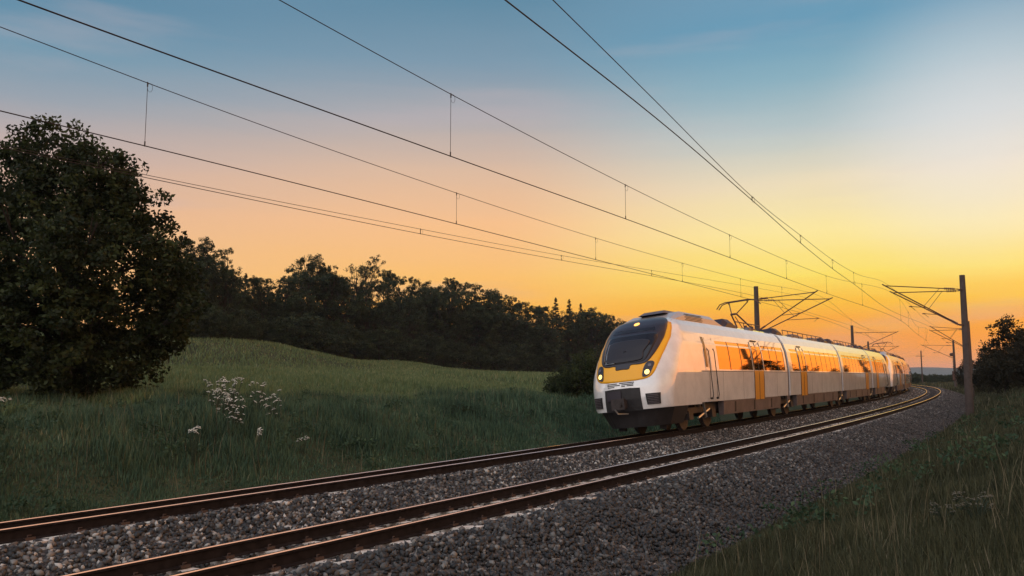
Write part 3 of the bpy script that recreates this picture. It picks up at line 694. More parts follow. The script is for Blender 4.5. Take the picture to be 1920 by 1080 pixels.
# ------------------------------------------------------------------ cow parsley
def parsley(u, yy, ytop, n, spread, label, bright=True):
    vs_ = .62 if n > 8 else .12
    n = int(n*2.2); tilt = rng.normal(0, .35, (n, 2))
    x0 = xat(u, yy); g = Tz(x0, yy); top = zat(ytop, yy); o = thing('cow_parsley', label, 'wildflower', (x0, yy, g), 'white flowering cow parsley')
    st = MB()
    for k in range(n):
        a = rng.uniform(0, 2*PI); q = spread*math.sqrt(rng.random()); e = np.array((x0+q*math.cos(a), yy+q*math.sin(a), top-rng.random()**1.2*vs_-.02))
        b = np.array((x0+.1*q*math.cos(a), yy+.1*q*math.sin(a), g)); st.tube([b, b*.45+e*.55+np.array((0, 0, .05)), e], [.006, .004, .003], 4)
        fl = MB(); R = rng.uniform(.022, .06)
        for j in range(20 if bright else 9):
            aa_ = rng.uniform(0, 2*PI); qq = R*math.sqrt(rng.random()); c = e+np.array((qq*math.cos(aa_), qq*math.sin(aa_), .022-qq*qq*6+rng.uniform(-.004, .004)+qq*(tilt[k, 0]*math.cos(aa_)+tilt[k, 1]*math.sin(aa_))))
            rr_ = rng.uniform(.007, .011)
            st.tube([e-np.array((0, 0, .02)), c], .0015, 3, cap=False)
            fl.add([c+rr_*np.array(w_) for w_ in ((1, 0, 0), (0, 1, 0), (-1, 0, 0), (0, -1, 0), (0, 0, .6), (0, 0, -.5))], [(0, 1, 4), (1, 2, 4), (2, 3, 4), (3, 0, 4), (1, 0, 5), (2, 1, 5), (3, 2, 5), (0, 3, 5)])
        fl.build('flower_head', M['petal'] if bright else M['petald'], o)
    st.build('stem', M['stemg'], o)
M['petald'] = mat('faded_umbel', (.10, .095, .07), .7)
for a in [(405, 20.2, 712, 13, .26, 'tallest left plant of the big white cow parsley cluster'), (436, 20.6, 708, 16, .28, 'densest plant in the middle of the big white cow parsley cluster'), (446, 19.6, 742, 15, .25, 'low plant at the front of the big white cow parsley cluster'),
          (484, 21.0, 716, 9, .24, 'right middle plant of the big white cow parsley cluster'), (514, 21.2, 730, 9, .2, 'rightmost plant of the big white cow parsley cluster'), (420, 19.9, 730, 12, .22, 'plant between the tallest and the lowest of the big cluster'), (368, 17.1, 800, 6, .11, 'small white flower head group below the big cluster on its left'),
          (488, 17.7, 803, 4, .09, 'small white flowers directly below the big cluster'), (170, 17.5, 797, 4, .08, 'lone small white flower in the grass below the left trees'), (570, 19.5, 817, 4, .13, 'faint low white flowers right of the big cluster'), (10, 20.5, 745, 6, .14, 'white flowers at the left border under the trees')]:
    parsley(*a)
parsley(1820, 7.2, 925, 8, .20, 'faded flower umbels in the dark slope grass at lower right', False)
parsley(1755, 7.8, 940, 4, .12, 'faded small umbel left of the larger faded one on the slope', False)

# ------------------------------------------------------------------ overhead wires
def densify(pts, n=14):
    pts = [np.array(p, float) for p in pts]; out = []
    d = np.r_[0, np.cumsum([np.linalg.norm(b[:2]-a[:2]) for a, b in zip(pts, pts[1:])])]
    arr = np.array(pts); t = np.linspace(0, d[-1], n*(len(pts)-1)+1)
    # Catmull-like smooth through cubic hermite
    m = np.gradient(arr, d, axis=0)
    for q in t:
        i = min(np.searchsorted(d, q, 'right')-1, len(d)-2); hh = d[i+1]-d[i]; u = (q-d[i])/hh
        out.append((2*u**3-3*u*u+1)*arr[i]+(u**3-2*u*u+u)*hh*m[i]+(-2*u**3+3*u*u)*arr[i+1]+(u**3-u*u)*hh*m[i+1])
    return out
def zon(line, x, y):
    a = np.array(line); i = ((a[:, 0]-x)**2+(a[:, 1]-y)**2).argmin(); return a[i]
def ohl(label, con, mes, drops, rc=.0085, rm=.0065):
    o = thing('overhead_line', label, 'overhead wire', (con[0][0], con[0][1], 0), 'catenary wire pairs over the tracks')
    cl = densify(con); ml = densify(mes)
    MB().tube(cl, rc, 6).build('contact_wire', M['copper'], o); MB().tube(ml, rm, 6).build('messenger_wire', M['copper'], o)
    for (dx, dy) in drops:
        c = zon(cl, dx, dy); m_ = zon(ml, dx, dy); q = MB()
        q.tube([c, m_], .0045, 5); q.tube([c+(0, 0, -.01), c+(0, 0, .07)], .011, 5); q.tube([m_+(0, 0, -.06), m_+(0, 0, .015)], .011, 5)
        lp = m_ if rng.random() < .6 else c+(0, 0, .12)
        R_ = .055; q.tube([lp+np.array((.6*(R_-R_*math.cos(t_)), .3*(R_-R_*math.cos(t_)), -.07+1.3*R_*math.sin(t_))) for t_ in np.linspace(0, 2*PI, 10)], .003, 4)
        q.build('dropper', M['copper'], o)
    return o
def PL(s, lat, z): return tuple(P(s, lat, z))
# far parts along the alignment, spans between masts
def chain(spans):   # [(s,lat,zc,zm)] at masts -> contact and messenger lists with sag
    con, mes = [], []
    for (a, b) in zip(spans, spans[1:]):
        pa, pb = P(a[0], a[1]), P(b[0], b[1])
        for u in (0, .25, .5, .75):
            p = pa*(1-u)+pb*u; con.append((p[0], p[1], a[2])); mes.append((p[0], p[1], a[3]-4*.72*u*(1-u)))
    e = spans[-1]; p = P(e[0], e[1]); con.append((p[0], p[1], e[2])); mes.append((p[0], p[1], e[3]))
    return con, mes
farB = chain([(97, -.2, 5.5, 6.95), (147, -.3, 5.5, 6.95), (197, -.3, 5.5, 6.95)])
farA = chain([(50, LA-.1, 5.5, 6.9), (100, LA-.3, 5.5, 6.9), (150, LA-.3, 5.5, 6.9), (198, LA-.3, 5.5, 6.9)])
def ext(p, q, k): p = np.array(p); q = np.array(q); return tuple(p+(p-q)*k)
Bc = [(-8.9, .6, 5.5), (-4.65, 7.47, 5.5), (-.86, 13.25, 5.5), (2.72, 18.65, 5.5), (6.32, 24.25, 5.5), (13.4, 35.2, 5.5), (22.19, 48.4, 5.5)]
Bm = [(-8.9, .6, 7.2), (-4.65, 7.47, 6.9), (-.86, 13.25, 6.52), (2.72, 18.65, 6.28), (6.32, 24.25, 6.20), (13.4, 35.2, 6.26), (22.19, 48.4, 6.92)]
midB = [P(72, -.2)]
Bc += [(midB[0][0], midB[0][1], 5.5)]+farB[0]; Bm += [(midB[0][0], midB[0][1], 6.2)]+farB[1]
ohl('wire pair of the near track from upper left to the first right mast', Bc, Bm, [(-.86, 13.25), (2.72, 18.65), (6.32, 24.25), (9.9, 29.76), (13.4, 35.2), (17.6, 41.5), (25.5, 53.5), (29, 60), (35.5, 73), (42, 84)])
Ac = [(-14, -1, 5.5), (-6.85, 10.75, 5.5), (-5.57, 12.58, 5.5), (-1.47, 18.78, 5.5), (2.42, 24.81, 5.5), (6.41, 30.96, 5.5), (10.3, 37.0, 5.5)]
Am = [(-14, -1, 7.0), (-6.85, 10.75, 6.64), (-5.57, 12.58, 6.49), (-1.47, 18.78, 6.24), (2.42, 24.81, 6.17), (6.41, 30.96, 6.21), (10.3, 37.0, 6.32)]
Ac += farA[0]; Am += farA[1]
ohl('wire pair of the far track, the second lowest pair at the left edge', Ac, Am, [(-5.57, 12.58), (-1.47, 18.78), (2.42, 24.81), (6.41, 30.96), (10.3, 37), (14, 43.5), (25, 65), (31, 75), (37, 87)])
Bpc = [(-4.5, .5, 5.84), (-.07, 8.1, 5.8), (1.82, 11.41, 5.8), (5.19, 17.68, 5.8), (8.44, 23.83, 5.8), (11.46, 29.37, 5.8), (14.29, 34.38, 5.8), (20.9, 46.2, 5.8), tuple(P(72, .6, 6.2)), tuple(P(97, .9, 6.7))]
Bpm = [(-4.5, .5, 6.75), (-.07, 8.1, 6.3), (1.82, 11.41, 6.09), (5.19, 17.68, 5.88), (8.44, 23.83, 6.03), (11.46, 29.37, 6.13), (14.29, 34.38, 6.29), (20.9, 46.2, 7.2), tuple(P(72, .6, 6.6)), tuple(P(97, .9, 7.3))]
ohl('steep converging wire pair entering at the top centre right', Bpc, Bpm, [(5.19, 17.68), (8.44, 23.83), (11.46, 29.37), (14.29, 34.38)])
Apc = [(-16, 4.5, 6.05), (-7.63, 15.54, 5.88), (-2.73, 22.34, 5.88), (1.48, 27.76, 5.9), (5.48, 32.42, 5.9), (12.86, 42.22, 5.95), tuple(P(50, LA-1, 6.0)), tuple(P(75, LA-.8, 6.1)), tuple(P(100, LA-.6, 6.6))]
Apm = [(-16, 4.5, 6.1), (-7.63, 15.54, 5.93), (-2.73, 22.34, 6.01), (1.48, 27.76, 6.06), (5.48, 32.42, 6.12), (12.86, 42.22, 6.4), tuple(P(50, LA-1, 6.9)), tuple(P(75, LA-.8, 6.3)), tuple(P(100, LA-.6, 7.0))]
ohl('lowest wire pair on the left, both wires nearly touching before the trees', Apc, Apm, [(-2.73, 22.34), (1.48, 27.76), (5.48, 32.42)], rc=.0075, rm=.006)

# ------------------------------------------------------------------ masts
def mast(s, lat, ztop, label, arms, r0=.15, r1=.23, weights=False, crossbar=False, s_shift=0):
    b = P(s, lat); side = 1 if lat > 0 else -1; g = Tz(b[0], b[1])-.3
    o = thing('catenary_mast', label, 'mast', (b[0], b[1], g), 'catenary masts beside the tracks')
    MB().tube([(b[0], b[1], g), (b[0], b[1], ztop*.5), (b[0], b[1], ztop)], [r1, (r0+r1)/2, r0], 12).build('post', M['concrete'], o, smooth=False)
    for (ts, tl, zt, zreg, regl, so_) in arms:   # tip s, tip lat, tip height, registration height/length, along-track offset of the bracket
        tip = P(ts, tl, zt); rt = P(s+so_, lat-side*.28, 7.02); rb = P(s+so_, lat-side*.28, 4.95)
        br = MB(); br.tube([P(s, lat, 7.02), rt], .035); br.tube([P(s, lat, 4.95), rb], .035); br.build('bracket', M['steelp'], o)
        c = MB(); d1 = (tip-rt); d2 = (tip-rb)
        c.tube([rt+d1*.18, tip], .03); c.tube([rb+d2*.12, tip+d2/np.linalg.norm(d2)*.18], .036)
        k1 = rt+d1*.24; k2 = rb+d2*.47; c.tube([k1, k2], .014, 5)
        hp = rb+d2*((zreg-rb[2])/(d2[2])); n_ = (tip-rb); n_[2] = 0; n_ /= np.linalg.norm(n_)
        en = hp+n_*regl+np.array((0, 0, .06)); c.tube([hp, en], .02, 6); c.tube([en-n_*.08, en+n_*.08], .035, 6)
        wp = en-n_*.25; c.tube([en, wp+np.array((0, 0, -.22))], .012, 5)
        c.build('cantilever', M['steelp'], o)
        for (a0, dd, f0) in ((rt, d1, .18), (rb, d2, .12)):
            q = MB(); L_ = dd*f0; q.tube([a0, a0+L_], .025)
            for t_ in np.linspace(.2, .9, 6): q.tube([a0+L_*t_, a0+L_*(t_+.05)], .07, 8)
            q.build('insulator', M['insul'], o)
    if weights:
        q = MB(); q.tube([b+np.array((-.32, -.1, 1.2)), b+np.array((-.32, -.1, 2.7))], .19, 10); q.tube([b+np.array((-.32, -.1, 2.7)), b+np.array((-.32, -.1, 5.4))], .02, 5); q.build('tension_weight', M['steelp'], o)
        q = MB(); q.tube([b+np.array((-.3, -.3, 5.5)), b+np.array((-.3, .3, 5.5))], .3, 12); q.tube([b+np.array((-.3, -.1, 5.5)), b+np.array((0, 0, 5.5))], .05, 6); q.build('pulley_wheel', M['steelp'], o)
    if crossbar:
        q = MB(); q.tube([P(s, lat-1.2, ztop-1.3), P(s, lat+.6, ztop-1.3)], .06); q.build('crossbar', M['steelp'], o)
    return o
mast(50, 3.98, 7.9, 'thick concrete mast in front of the right hand bushes, with two cantilevers', [(47.5, .05, 7.25, 5.95, .9, -.7), (49.3, .25, 6.98, 5.62, .75, .5)])
mast(97.5, 3.8, 7.9, 'concrete mast directly behind the thick right hand mast', [(96, .2, 7.3, 5.95, .9, -.6), (98.5, .1, 7.0, 5.6, .8, .6)])
mast(152, 5.0, 7.9, 'short dark mast left of the thick right hand mast, carrying tension weights', [(151, .2, 7.1, 5.8, 1., 0)], weights=True)
mast(214, 9.0, 7.9, 'thin distant pole standing before the blue hills', [], .13, .15, crossbar=True)
mast(50.5, -8.26, 7.95, 'brown concrete mast rising behind the train beside its raised pantograph', [(48.5, LA-.35, 7.18, 5.85, 1.3, -.7), (51.2, LA+.05, 6.95, 5.65, 2., .5)])
mast(100, -8.24, 7.9, 'second mast behind the train roof, with a single cantilever', [(100, LA+.3, 7.0, 5.65, 1.6, 0)])
mast(152, -8.2, 7.9, 'small third mast behind the train roof near the rear pantograph', [(152, LA+.3, 7.0, 5.65, 1.6, 0)])

# ------------------------------------------------------------------ train
CP, SP_ = math.cos(THC), math.sin(THC)
def frame(sa, sb):
    pa, pb = P(sa, LA), P(sb, LA); d = (pb-pa)/np.linalg.norm(pb-pa); rgt = np.array((d[1], -d[0], 0))
    r2 = rgt*CP+np.array((0, 0, SP_)); up = -rgt*SP_+np.array((0, 0, CP)); o = pa+np.array((0, 0, CANT/2))
    return (lambda s, l, z: o+d*s+r2*l+up*z), float(np.linalg.norm(pb-pa))
SEC = [(1.28, .40), (1.345, .90), (1.40, 1.4), (1.455, 1.93), (1.45, 2.4), (1.425, 2.85), (1.33, 3.25), (1.20, 3.52), (1.06, 3.70), (.80, 3.82), (.45, 3.88), (0, 3.90)]
def wid(z): zs = [p[1] for p in SEC]; ws = [p[0] for p in SEC]; return float(np.interp(z, zs, ws))
ZS = np.array([p[1] for p in SEC]); WS = np.array([p[0] for p in SEC])
def section(zb=.40):
    h = [(float(np.interp(zb, ZS, WS)), zb)]+[p for p in SEC if p[1] > zb+.01]
    return h+[(-a, b) for a, b in h[-2::-1]]
def sidepatch(mb, fr, s0, s1, z0, z1, off, side, m=0, nz=6, th=.02):
    """thin panel lying on the body side, off metres proud"""
    zz = np.linspace(z0, z1, nz); O = [[fr(s, side*(wid(z)+off), z) for z in zz] for s in (s0, s1)]; I = [[fr(s, side*(wid(z)+off-th), z) for z in zz] for s in (s0, s1)]
    ring = O[0]+O[1][::-1]; ringi = I[0]+I[1][::-1]; n = len(ring)
    mb.grid(O, m); mb.add(ring+ringi, [(i, (i+1) % n, n+(i+1) % n, n+i) for i in range(n)], m)
def roofbox(mb, fr, s0, s1, w, z0, z1, m=0, ch=.12, sl=.25):
    pr = [(-w, z0), (-w, z1-ch), (-w+ch, z1), (w-ch, z1), (w, z1-ch), (w, z0)]
    G = [[fr(s0, a, z0+(b-z0)*.05) for a, b in pr], [fr(s0+sl, a, b) for a, b in pr], [fr(s1-sl, a, b) for a, b in pr], [fr(s1, a, z0+(b-z0)*.05) for a, b in pr]]
    mb.grid(G, m)
def wheelset(mb, fr, s, m_=1):
    for q in (-1, 1):
        mb.tube([fr(s, q*(GA-.03), .46), fr(s, q*(GA+.07), .46)], .46, 20); mb.tube([fr(s, q*(GA-.07), .46), fr(s, q*(GA-.03), .46)], .49, 20)
        mb.tube([fr(s, q*(GA+.07), .46), fr(s, q*(GA+.16), .46)], .12, 10, m_)
    mb.tube([fr(s, -GA, .46), fr(s, GA, .46)], .08, 8)
def bogie(car, fr, s, half=1.15, jac=False):
    b = MB()
    for q in (-1, 1):
        b.box(fr, s-half-.35, s+half+.35, q*1.0-.07, q*1.0+.07, .52, .72)
        for k in (-half, half): b.box(fr, s+k-.2, s+k+.2, q*1.0-.1, q*1.0+.12, .32, .62)
        for k in (-.25, .25): b.tube([fr(s+k, q*1.02, .72), fr(s+k, q*1.02, 1.0)], .14, 10)
        b.tube([fr(s-.6, q*1.15, .35), fr(s+.6, q*1.15, .62)], .04, 6, 1)
        b.tube([fr(s-.1, q*1.2, .95), fr(s+.1, q*1.18, .35)], .05, 6, 1)
        b.box(fr, s+half+.3, s+half+.42, q*.78-.05, q*.78+.05, .12, .6)
    b.box(fr, s-.25, s+.25, -.95, .95, .55, .85)
    o = b.build('bogie', [M['bogie'], M['metal']], car)
    for k in (-half, half):
        w_ = MB(); wheelset(w_, fr, s+k); w_.build('wheelset', [M['bogie'], M['metal']], o)
# nose surface: setback along the axis as a function of lateral and height
def fset(z): return float(np.interp(z, [.25, .45, .8, 1.15, 1.5, 1.75, 2.05, 2.4, 2.8, 3.2, 3.5, 3.7, 3.82, 3.90], [.32, .20, .04, .0, .02, .09, .22, .46, .82, 1.24, 1.62, 2.0, 2.4, 3.1]))
def Fn(y, z):
    w_ = wid(z); q = min(abs(y)/w_, .9999); a = np.interp(z, [.4, 1.2, 2.2, 3.0, 3.9], [.85, .95, 1.15, 1.2, .5])
    return min(fset(z)+a*(1-(1-q**2.8)**.6), 3.4)
def nose_patch(mb, fr, poly, off, m=0, rings=8, th=0.03, flip=1):
    """poly in (lateral, z); smooth closed outline projected on the nose and lifted off"""
    P2 = np.array(poly, float)
    if len(P2) < 50:      # straight edges follow the curved nose
        P2 = np.array([P2[i]*(1-t)+P2[(i+1) % len(P2)]*t for i in range(len(P2)) for t in np.linspace(0, 1, 7)[:-1]]) if len(P2) < 9 else P2
    c = P2.mean(0); G = []
    for r in np.linspace(0.0, 1, rings+1)[1:]:
        G.append([fr(*nl(c+(p-c)*r, off)) for p in P2])
    n = len(P2); V = [fr(*nl(c, off))]+[p for g in G for p in g]
    F = [(0, 1+i, 1+(i+1) % n) for i in range(n)]+[(1+k*n+i, 1+k*n+(i+1) % n, 1+(k+1)*n+(i+1) % n, 1+(k+1)*n+i) for k in range(rings-1) for i in range(n)]
    b = len(V); V += [fr(*nl(p, off-th)) for p in P2]; F += [(1+(rings-1)*n+i, 1+(rings-1)*n+(i+1) % n, b+(i+1) % n, b+i) for i in range(n)]
    mb.add(V, F, m)
def nl(p, off):
    y, z = p; e = .03; s = Fn(y, z); dy = (Fn(min(y+e, wid(z)), z)-Fn(max(y-e, -wid(z)), z))/(2*e); dz = (Fn(y, z+e)-Fn(y, z-e))/(2*e)
    n = np.array((-1, dy, dz)); n /= np.linalg.norm(n); return (s+n[0]*off, y+n[1]*off, z+n[2]*off)
def smoothpoly(pts, n=64):
    pts = np.array(pts, float); k = len(pts); out = []
    for i in range(k):
        p0, p1, p2, p3 = pts[i-1], pts[i], pts[(i+1) % k], pts[(i+2) % k]
        for t in np.linspace(0, 1, max(2, n//k), endpoint=False):
            out.append(.5*((2*p1)+(-p0+p2)*t+(2*p0-5*p1+4*p2-p3)*t*t+(-p0+3*p1-3*p2+p3)*t**3))
    return out
def sym(h): return h+[(-a, b) for a, b in h[::-1] if abs(a) > 1e-6]
def carbody(car, fr, L_, s0, s1, zb, name='body'):
    """shell of one carriage between s0 and s1 (local), white above, grey skirt below as own part"""
    sec = section(.86); b = MB(); G = [[fr(s, a, z) for a, z in sec] for s in (s0, (s0+s1)/2, s1)]; b.grid(G)
    for e in (s0, s1): b.ngon([fr(e, a, z) for a, z in sec])
    b.build('shell', M['white'], car, smooth=False)
def side_details(car, fr, s0, s1, doors, bog, wins):
    for side in (1, -1):
        for (a, b_) in wins:
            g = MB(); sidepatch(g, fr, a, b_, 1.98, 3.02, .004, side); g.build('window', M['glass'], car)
            q = MB(); sidepatch(q, fr, b_-.03, b_+.045, 1.97, 3.03, .007, side); q.build('window_pillar', M['seal'], car)
        q = MB(); sidepatch(q, fr, s0, s1, 1.900, 1.918, .002, side, nz=2); q.build('belt_seam', M['seal'], car)
        for k in np.arange(s0+2.3, s1-.5, 2.45):
            if all(abs(k-d) > .9 for d in doors): q = MB(); sidepatch(q, fr, k, k+.012, .88, 1.90, .002, side); q.build('panel_seam', M['seal'], car)
        for d in doors:
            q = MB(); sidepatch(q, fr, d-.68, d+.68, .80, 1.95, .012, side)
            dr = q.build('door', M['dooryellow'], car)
            q = MB()
            for e in (-.69, -.015, .665):
                q = MB(); sidepatch(q, fr, d+e, d+e+.03, .80, 3.12, .022, side); q.build('door_seal', M['seal'], car)
            q = MB(); sidepatch(q, fr, d-.4, d+.4, 3.16, 3.21, .035, side); q.build('door_lamp_strip', M['seal'], car)
            for e0, e1 in ((-.6, -.06), (.06, .6)):
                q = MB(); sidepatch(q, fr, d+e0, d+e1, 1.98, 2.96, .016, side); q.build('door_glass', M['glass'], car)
        # skirt panels between the bogies
        lo = s0
        segs = []
        for bc, hf in sorted(bog): 
            if bc-hf > lo+.3: segs.append((lo, bc-hf))
            lo = max(lo, bc+hf)
        if s1 > lo+.3: segs.append((lo, s1))
        for (a, b_) in segs:
            q = MB(); q.hexa([fr(s, side*l, z) for (s, l, z) in ((a, 1.10, .36), (a, 1.27, .36), (b_, 1.27, .36), (b_, 1.10, .36), (a, 1.10, .855), (a, 1.335, .855), (b_, 1.335, .855), (b_, 1.10, .855))])
            q.build('skirt', M['skirt'], car)
            q = MB()
            for k in np.arange(a+1.3, b_-.3, 2.5): q.hexa([fr(s, side*l, z) for (s, l, z) in ((k, 1.2, .42), (k, 1.29, .42), (k+.16, 1.29, .42), (k+.16, 1.2, .42), (k, 1.2, .80), (k, 1.337, .80), (k+.16, 1.337, .80), (k+.16, 1.2, .80))])
            if q.n: q.build('skirt_vent', M['black'], car)
def floorpan(car, fr, s0, s1):
    q = MB(); q.box(fr, s0, s1, -1.05, 1.05, .55, .84); q.build('underframe', M['black'], car)
def roof(car, fr, s0, s1, kind):
    L_ = s1-s0
    f = MB()
    if kind == 'nose':
        roofbox(f, fr, s0+.0, s0+5.6, 1.02, 3.66, 4.06, ch=.16, sl=1.2); f.build('roof_fairing', M['fair'], car)
        q = MB()
        for side in (1, -1):
            for k in range(5):
                zz = 3.74+.05*k; a = s0+1.3+.12*(k % 2); q.hexa([fr(s, side*l, z) for (s, l, z) in ((a, 1.0, zz), (a, 1.026, zz), (a+1.7, 1.026, zz), (a+1.7, 1.0, zz), (a, 1.0, zz+.022), (a, 1.026, zz+.022), (a+1.7, 1.026, zz+.022), (a+1.7, 1.0, zz+.022))])
        q.build('louvre', M['black'], car)
        q = MB(); roofbox(q, fr, s0+5.65, s0+7.3, 1.0, 3.68, 4.10, ch=.2, sl=.5); q.build('roof_housing', M['roofd'], car)
        eq0 = s0+7.4
        q = MB(); roofbox(q, fr, s0+.8, s0+3.6, .5, 4.04, 4.17, sl=.3); q.build('air_conditioning_unit', M['roofg'], car)
    else:
        q = MB(); roofbox(q, fr, s0+.1, s0+1.7, 1.0, 3.68, 4.08, ch=.2, sl=.5); q.build('roof_housing', M['roofd'], car)
        eq0 = s0+1.9
        q = MB(); roofbox(q, fr, s1-1.7, s1-.1, 1.0, 3.68, 4.05, ch=.2, sl=.5); q.build('roof_housing', M['roofd'], car)
    q = MB(); k = eq0; j = 0
    while k < s1-2.4:
        q2 = [(.9, .7, 3.97), (.5, .5, 4.02), (.7, .85, 3.93), (1.3, .75, 4.0)][j % 4]; roofbox(q, fr, k, k+q2[0], q2[1], 3.78, q2[2], ch=.06, sl=.08); k += q2[0]+.32; j += 1
    q.build('roof_equipment', M['roofg'], car)
    q = MB()
    for side in (1, -1):
        q.tube([fr(eq0, side*.93, 4.03), fr(s1-1.6, side*.93, 4.03)], .022, 6)
        for kk in np.arange(eq0, s1-1.6, 1.1): q.tube([fr(kk, side*.93, 4.03), fr(kk, side*.95, 3.76)], .018, 5)
    q.build('roof_rail', M['steelp'], car)
def panto(car, fr, s, up, hgt=1.28):
    q = MB(); z0 = 4.05
    q.box(fr, s-.7, s+.7, -.45, .45, 3.86, 4.0)
    for l in (-.35, .35): q.tube([fr(s-.5, l, 4.0), fr(s-.5, l, 4.12)], .06, 8); q.tube([fr(s+.5, l, 4.0), fr(s+.5, l, 4.12)], .06, 8)
    if up:
        kn = (s-.85, .7); kz = 4.66
        for l in (-.12, .12): q.tube([fr(s+.45, l*2.5, 4.1), fr(kn[0], l, kz)], .035, 6)
        for l in (-1, 1): q.tube([fr(kn[0], l*.1, kz), fr(s+.05, l*.42, z0+hgt-.1)], .024, 6)
        q.tube([fr(kn[0]-.1, -.12, kz), fr(kn[0]-.1, .12, kz)], .05, 6)
        q.tube([fr(s+.15, 0, 4.1), fr(kn[0]+.15, 0, kz-.1)], .02, 5)
        zt = z0+hgt
        for k in (-.16, .16):
            q.tube([fr(s+k, -.98, zt-.26), fr(s+k, -.8, zt-.06), fr(s+k, -.55, zt), fr(s+k, .55, zt), fr(s+k, .8, zt-.06), fr(s+k, .98, zt-.26)], .024, 6)
        for l in (-.45, .45): q.tube([fr(s-.16, l, zt), fr(s+.05, l*.93, zt-.12), fr(s+.16, l, zt)], .02, 5)
    else:
        q.tube([fr(s-.6, 0, 4.12), fr(s+.6, 0, 4.2)], .05, 6); q.tube([fr(s, -.9, 4.2), fr(s, .9, 4.2)], .03, 6)
    q.build('pantograph', M['steelp'], car)
def build_nose(car, fr, back=False):
    """cab front from the tip (s=0) to s=3.4"""
    sec = section(.80); C = np.array((0, 1.9)); b = MB(); G = []
    dense = []
    for i in range(len(sec)-1):
        a, c = np.array(sec[i]), np.array(sec[i+1])
        for t in np.linspace(0, 1, 5, endpoint=False): dense.append(a*(1-t)+c*t)
    dense.append(np.array(sec[-1]))
    bot = [dense[-1]*(1-t)+dense[0]*t for t in np.linspace(0, 1, 13)[1:-1]]; per = dense+bot; n = len(per)
    rr_ = np.concatenate([np.linspace(0, .8, 14)[1:], 1-.2*(1-np.linspace(0, 1, 14)[1:])**1.8])
    G = [[fr(Fn(*(C+(p-C)*r)), *(C+(p-C)*r)) for p in per] for r in rr_]
    # snap outermost ring and loft back to the straight shell
    for k in (.34, .67, 1): G.append([fr(Fn(*p)*(1-k)+3.45*k, *p) for p in per])
    b.grid(G, closed=True); V0 = fr(Fn(*C), *C); b.add([V0]+G[0], [(0, 1+i, 1+(i+1) % n) for i in range(n)])
    sh = b.build('shell', M['white'], car, smooth=True)
    # yellow surround
    yb = sym([(0, 1.70), (.55, 1.71), (.84, 1.76), (1.0, 1.92), (1.09, 2.25), (1.17, 2.7), (1.19, 3.1), (1.13, 3.42), (1.0, 3.60), (.6, 3.62), (0, 3.62)])
    q = MB(); nose_patch(q, fr, smoothpoly(yb, 120), .012, rings=16); q.build('yellow_surround', M['yellow'], car, smooth=True)
    mk = sym([(0, 2.08), (.22, 2.08), (.28, 2.20), (.55, 2.20), (.76, 2.26), (.90, 2.46), (1.0, 2.75), (1.05, 3.1), (1.03, 3.40), (.95, 3.62), (.76, 3.76), (.3, 3.84), (0, 3.85)])
    q = MB(); nose_patch(q, fr, smoothpoly(mk, 130), .026, rings=18); q.build('windscreen_mask', M['mask'], car, smooth=True)
    ws = sym([(0, 2.27), (.5, 2.27), (.70, 2.33), (.80, 2.55), (.88, 2.95), (.84, 3.18), (.6, 3.22), (0, 3.22)])
    q = MB(); nose_patch(q, fr, smoothpoly(ws, 110), .034, rings=14, th=.01); q.build('windscreen', M['screen'], car, smooth=True)
    ws2 = [(-.60, 2.33), (.52, 2.33), (.60, 2.6), (.62, 2.98), (-.66, 2.98), (-.64, 2.6)]
    q = MB(); nose_patch(q, fr, smoothpoly(ws2, 60), .055, rings=18, th=.004); q.build('sunblind', M['screen2'], car, smooth=True)
    # wiper
    q = MB(); q.tube([fr(*nl((-.62, 2.3), .05)), fr(*nl((-.68, 2.62), .06)), fr(*nl((-.70, 2.95), .06))], .014, 5); q.tube([fr(*nl((-.66, 2.3), .05)), fr(*nl((-.3, 2.29), .055))], .012, 5); q.build('wiper', M['metal'], car)
    q = MB(); nose_patch(q, fr, [(-.75, 3.30), (.75, 3.30), (.70, 3.42), (-.70, 3.42)], .034, rings=5, th=.006); q.build('destination_display', M['screen'], car)
    q = MB(); nose_patch(q, fr, [(.10*math.cos(a), 3.60+.055*math.sin(a)) for a in np.linspace(0, 2*PI, 14)[:-1]], .036, rings=2); q.build('marker_light', M['lampo'], car)
    for sd in (1, -1):
        hs = [(sd*.68, 1.80), (sd*.86, 1.84), (sd*.97, 2.16), (sd*.90, 2.27), (sd*.76, 2.24), (sd*.69, 2.05)]
        q = MB(); nose_patch(q, fr, smoothpoly(hs, 30), .030, rings=4); hl_ = q.build('headlight', M['mask'], car)
        q = MB(); nose_patch(q, fr, [(sd*.80+.068*math.cos(a), 1.925+.075*math.sin(a)) for a in np.linspace(0, 2*PI, 16)[:-1]], .042, rings=3); q.build('lit_lens', M['lamp'], hl_)
        q = MB(); nose_patch(q, fr, [(sd*.85+.05*math.cos(a), 2.13+.05*math.sin(a)) for a in np.linspace(0, 2*PI, 14)[:-1]], .042, rings=3); q.build('dark_lens', M['lampoff'], hl_)
    # vents
    q = MB()
    for (y0, y1, z) in [(-.5, -.16, 1.655), (-.08, .42, 1.66), (-.5, -.06, 1.605), (0, .40, 1.61), (-.48, -.25, 1.555), (0, .12, 1.56), (.18, .40, 1.565)]:
        nose_patch(q, fr, [(y0, z-.012), (y1, z-.012), (y1, z+.012), (y0, z+.012)], .012, rings=2)
    q.build('front_vent', M['black'], car)
    # coupler recess and coupler
    q = MB(); nose_patch(q, fr, [(-.62, .78), (.62, .78), (.60, 1.47), (.3, 1.49), (-.3, 1.49), (-.60, 1.47)], .015, rings=4, th=.1); q.build('coupler_recess', M['black'], car)
    q = MB(); nose_patch(q, fr, [(-.52, 1.12), (-.02, 1.14), (-.02, 1.42), (-.50, 1.42)], .05, rings=3, th=.06); q.build('coupler_flap', M['roofd'], car)
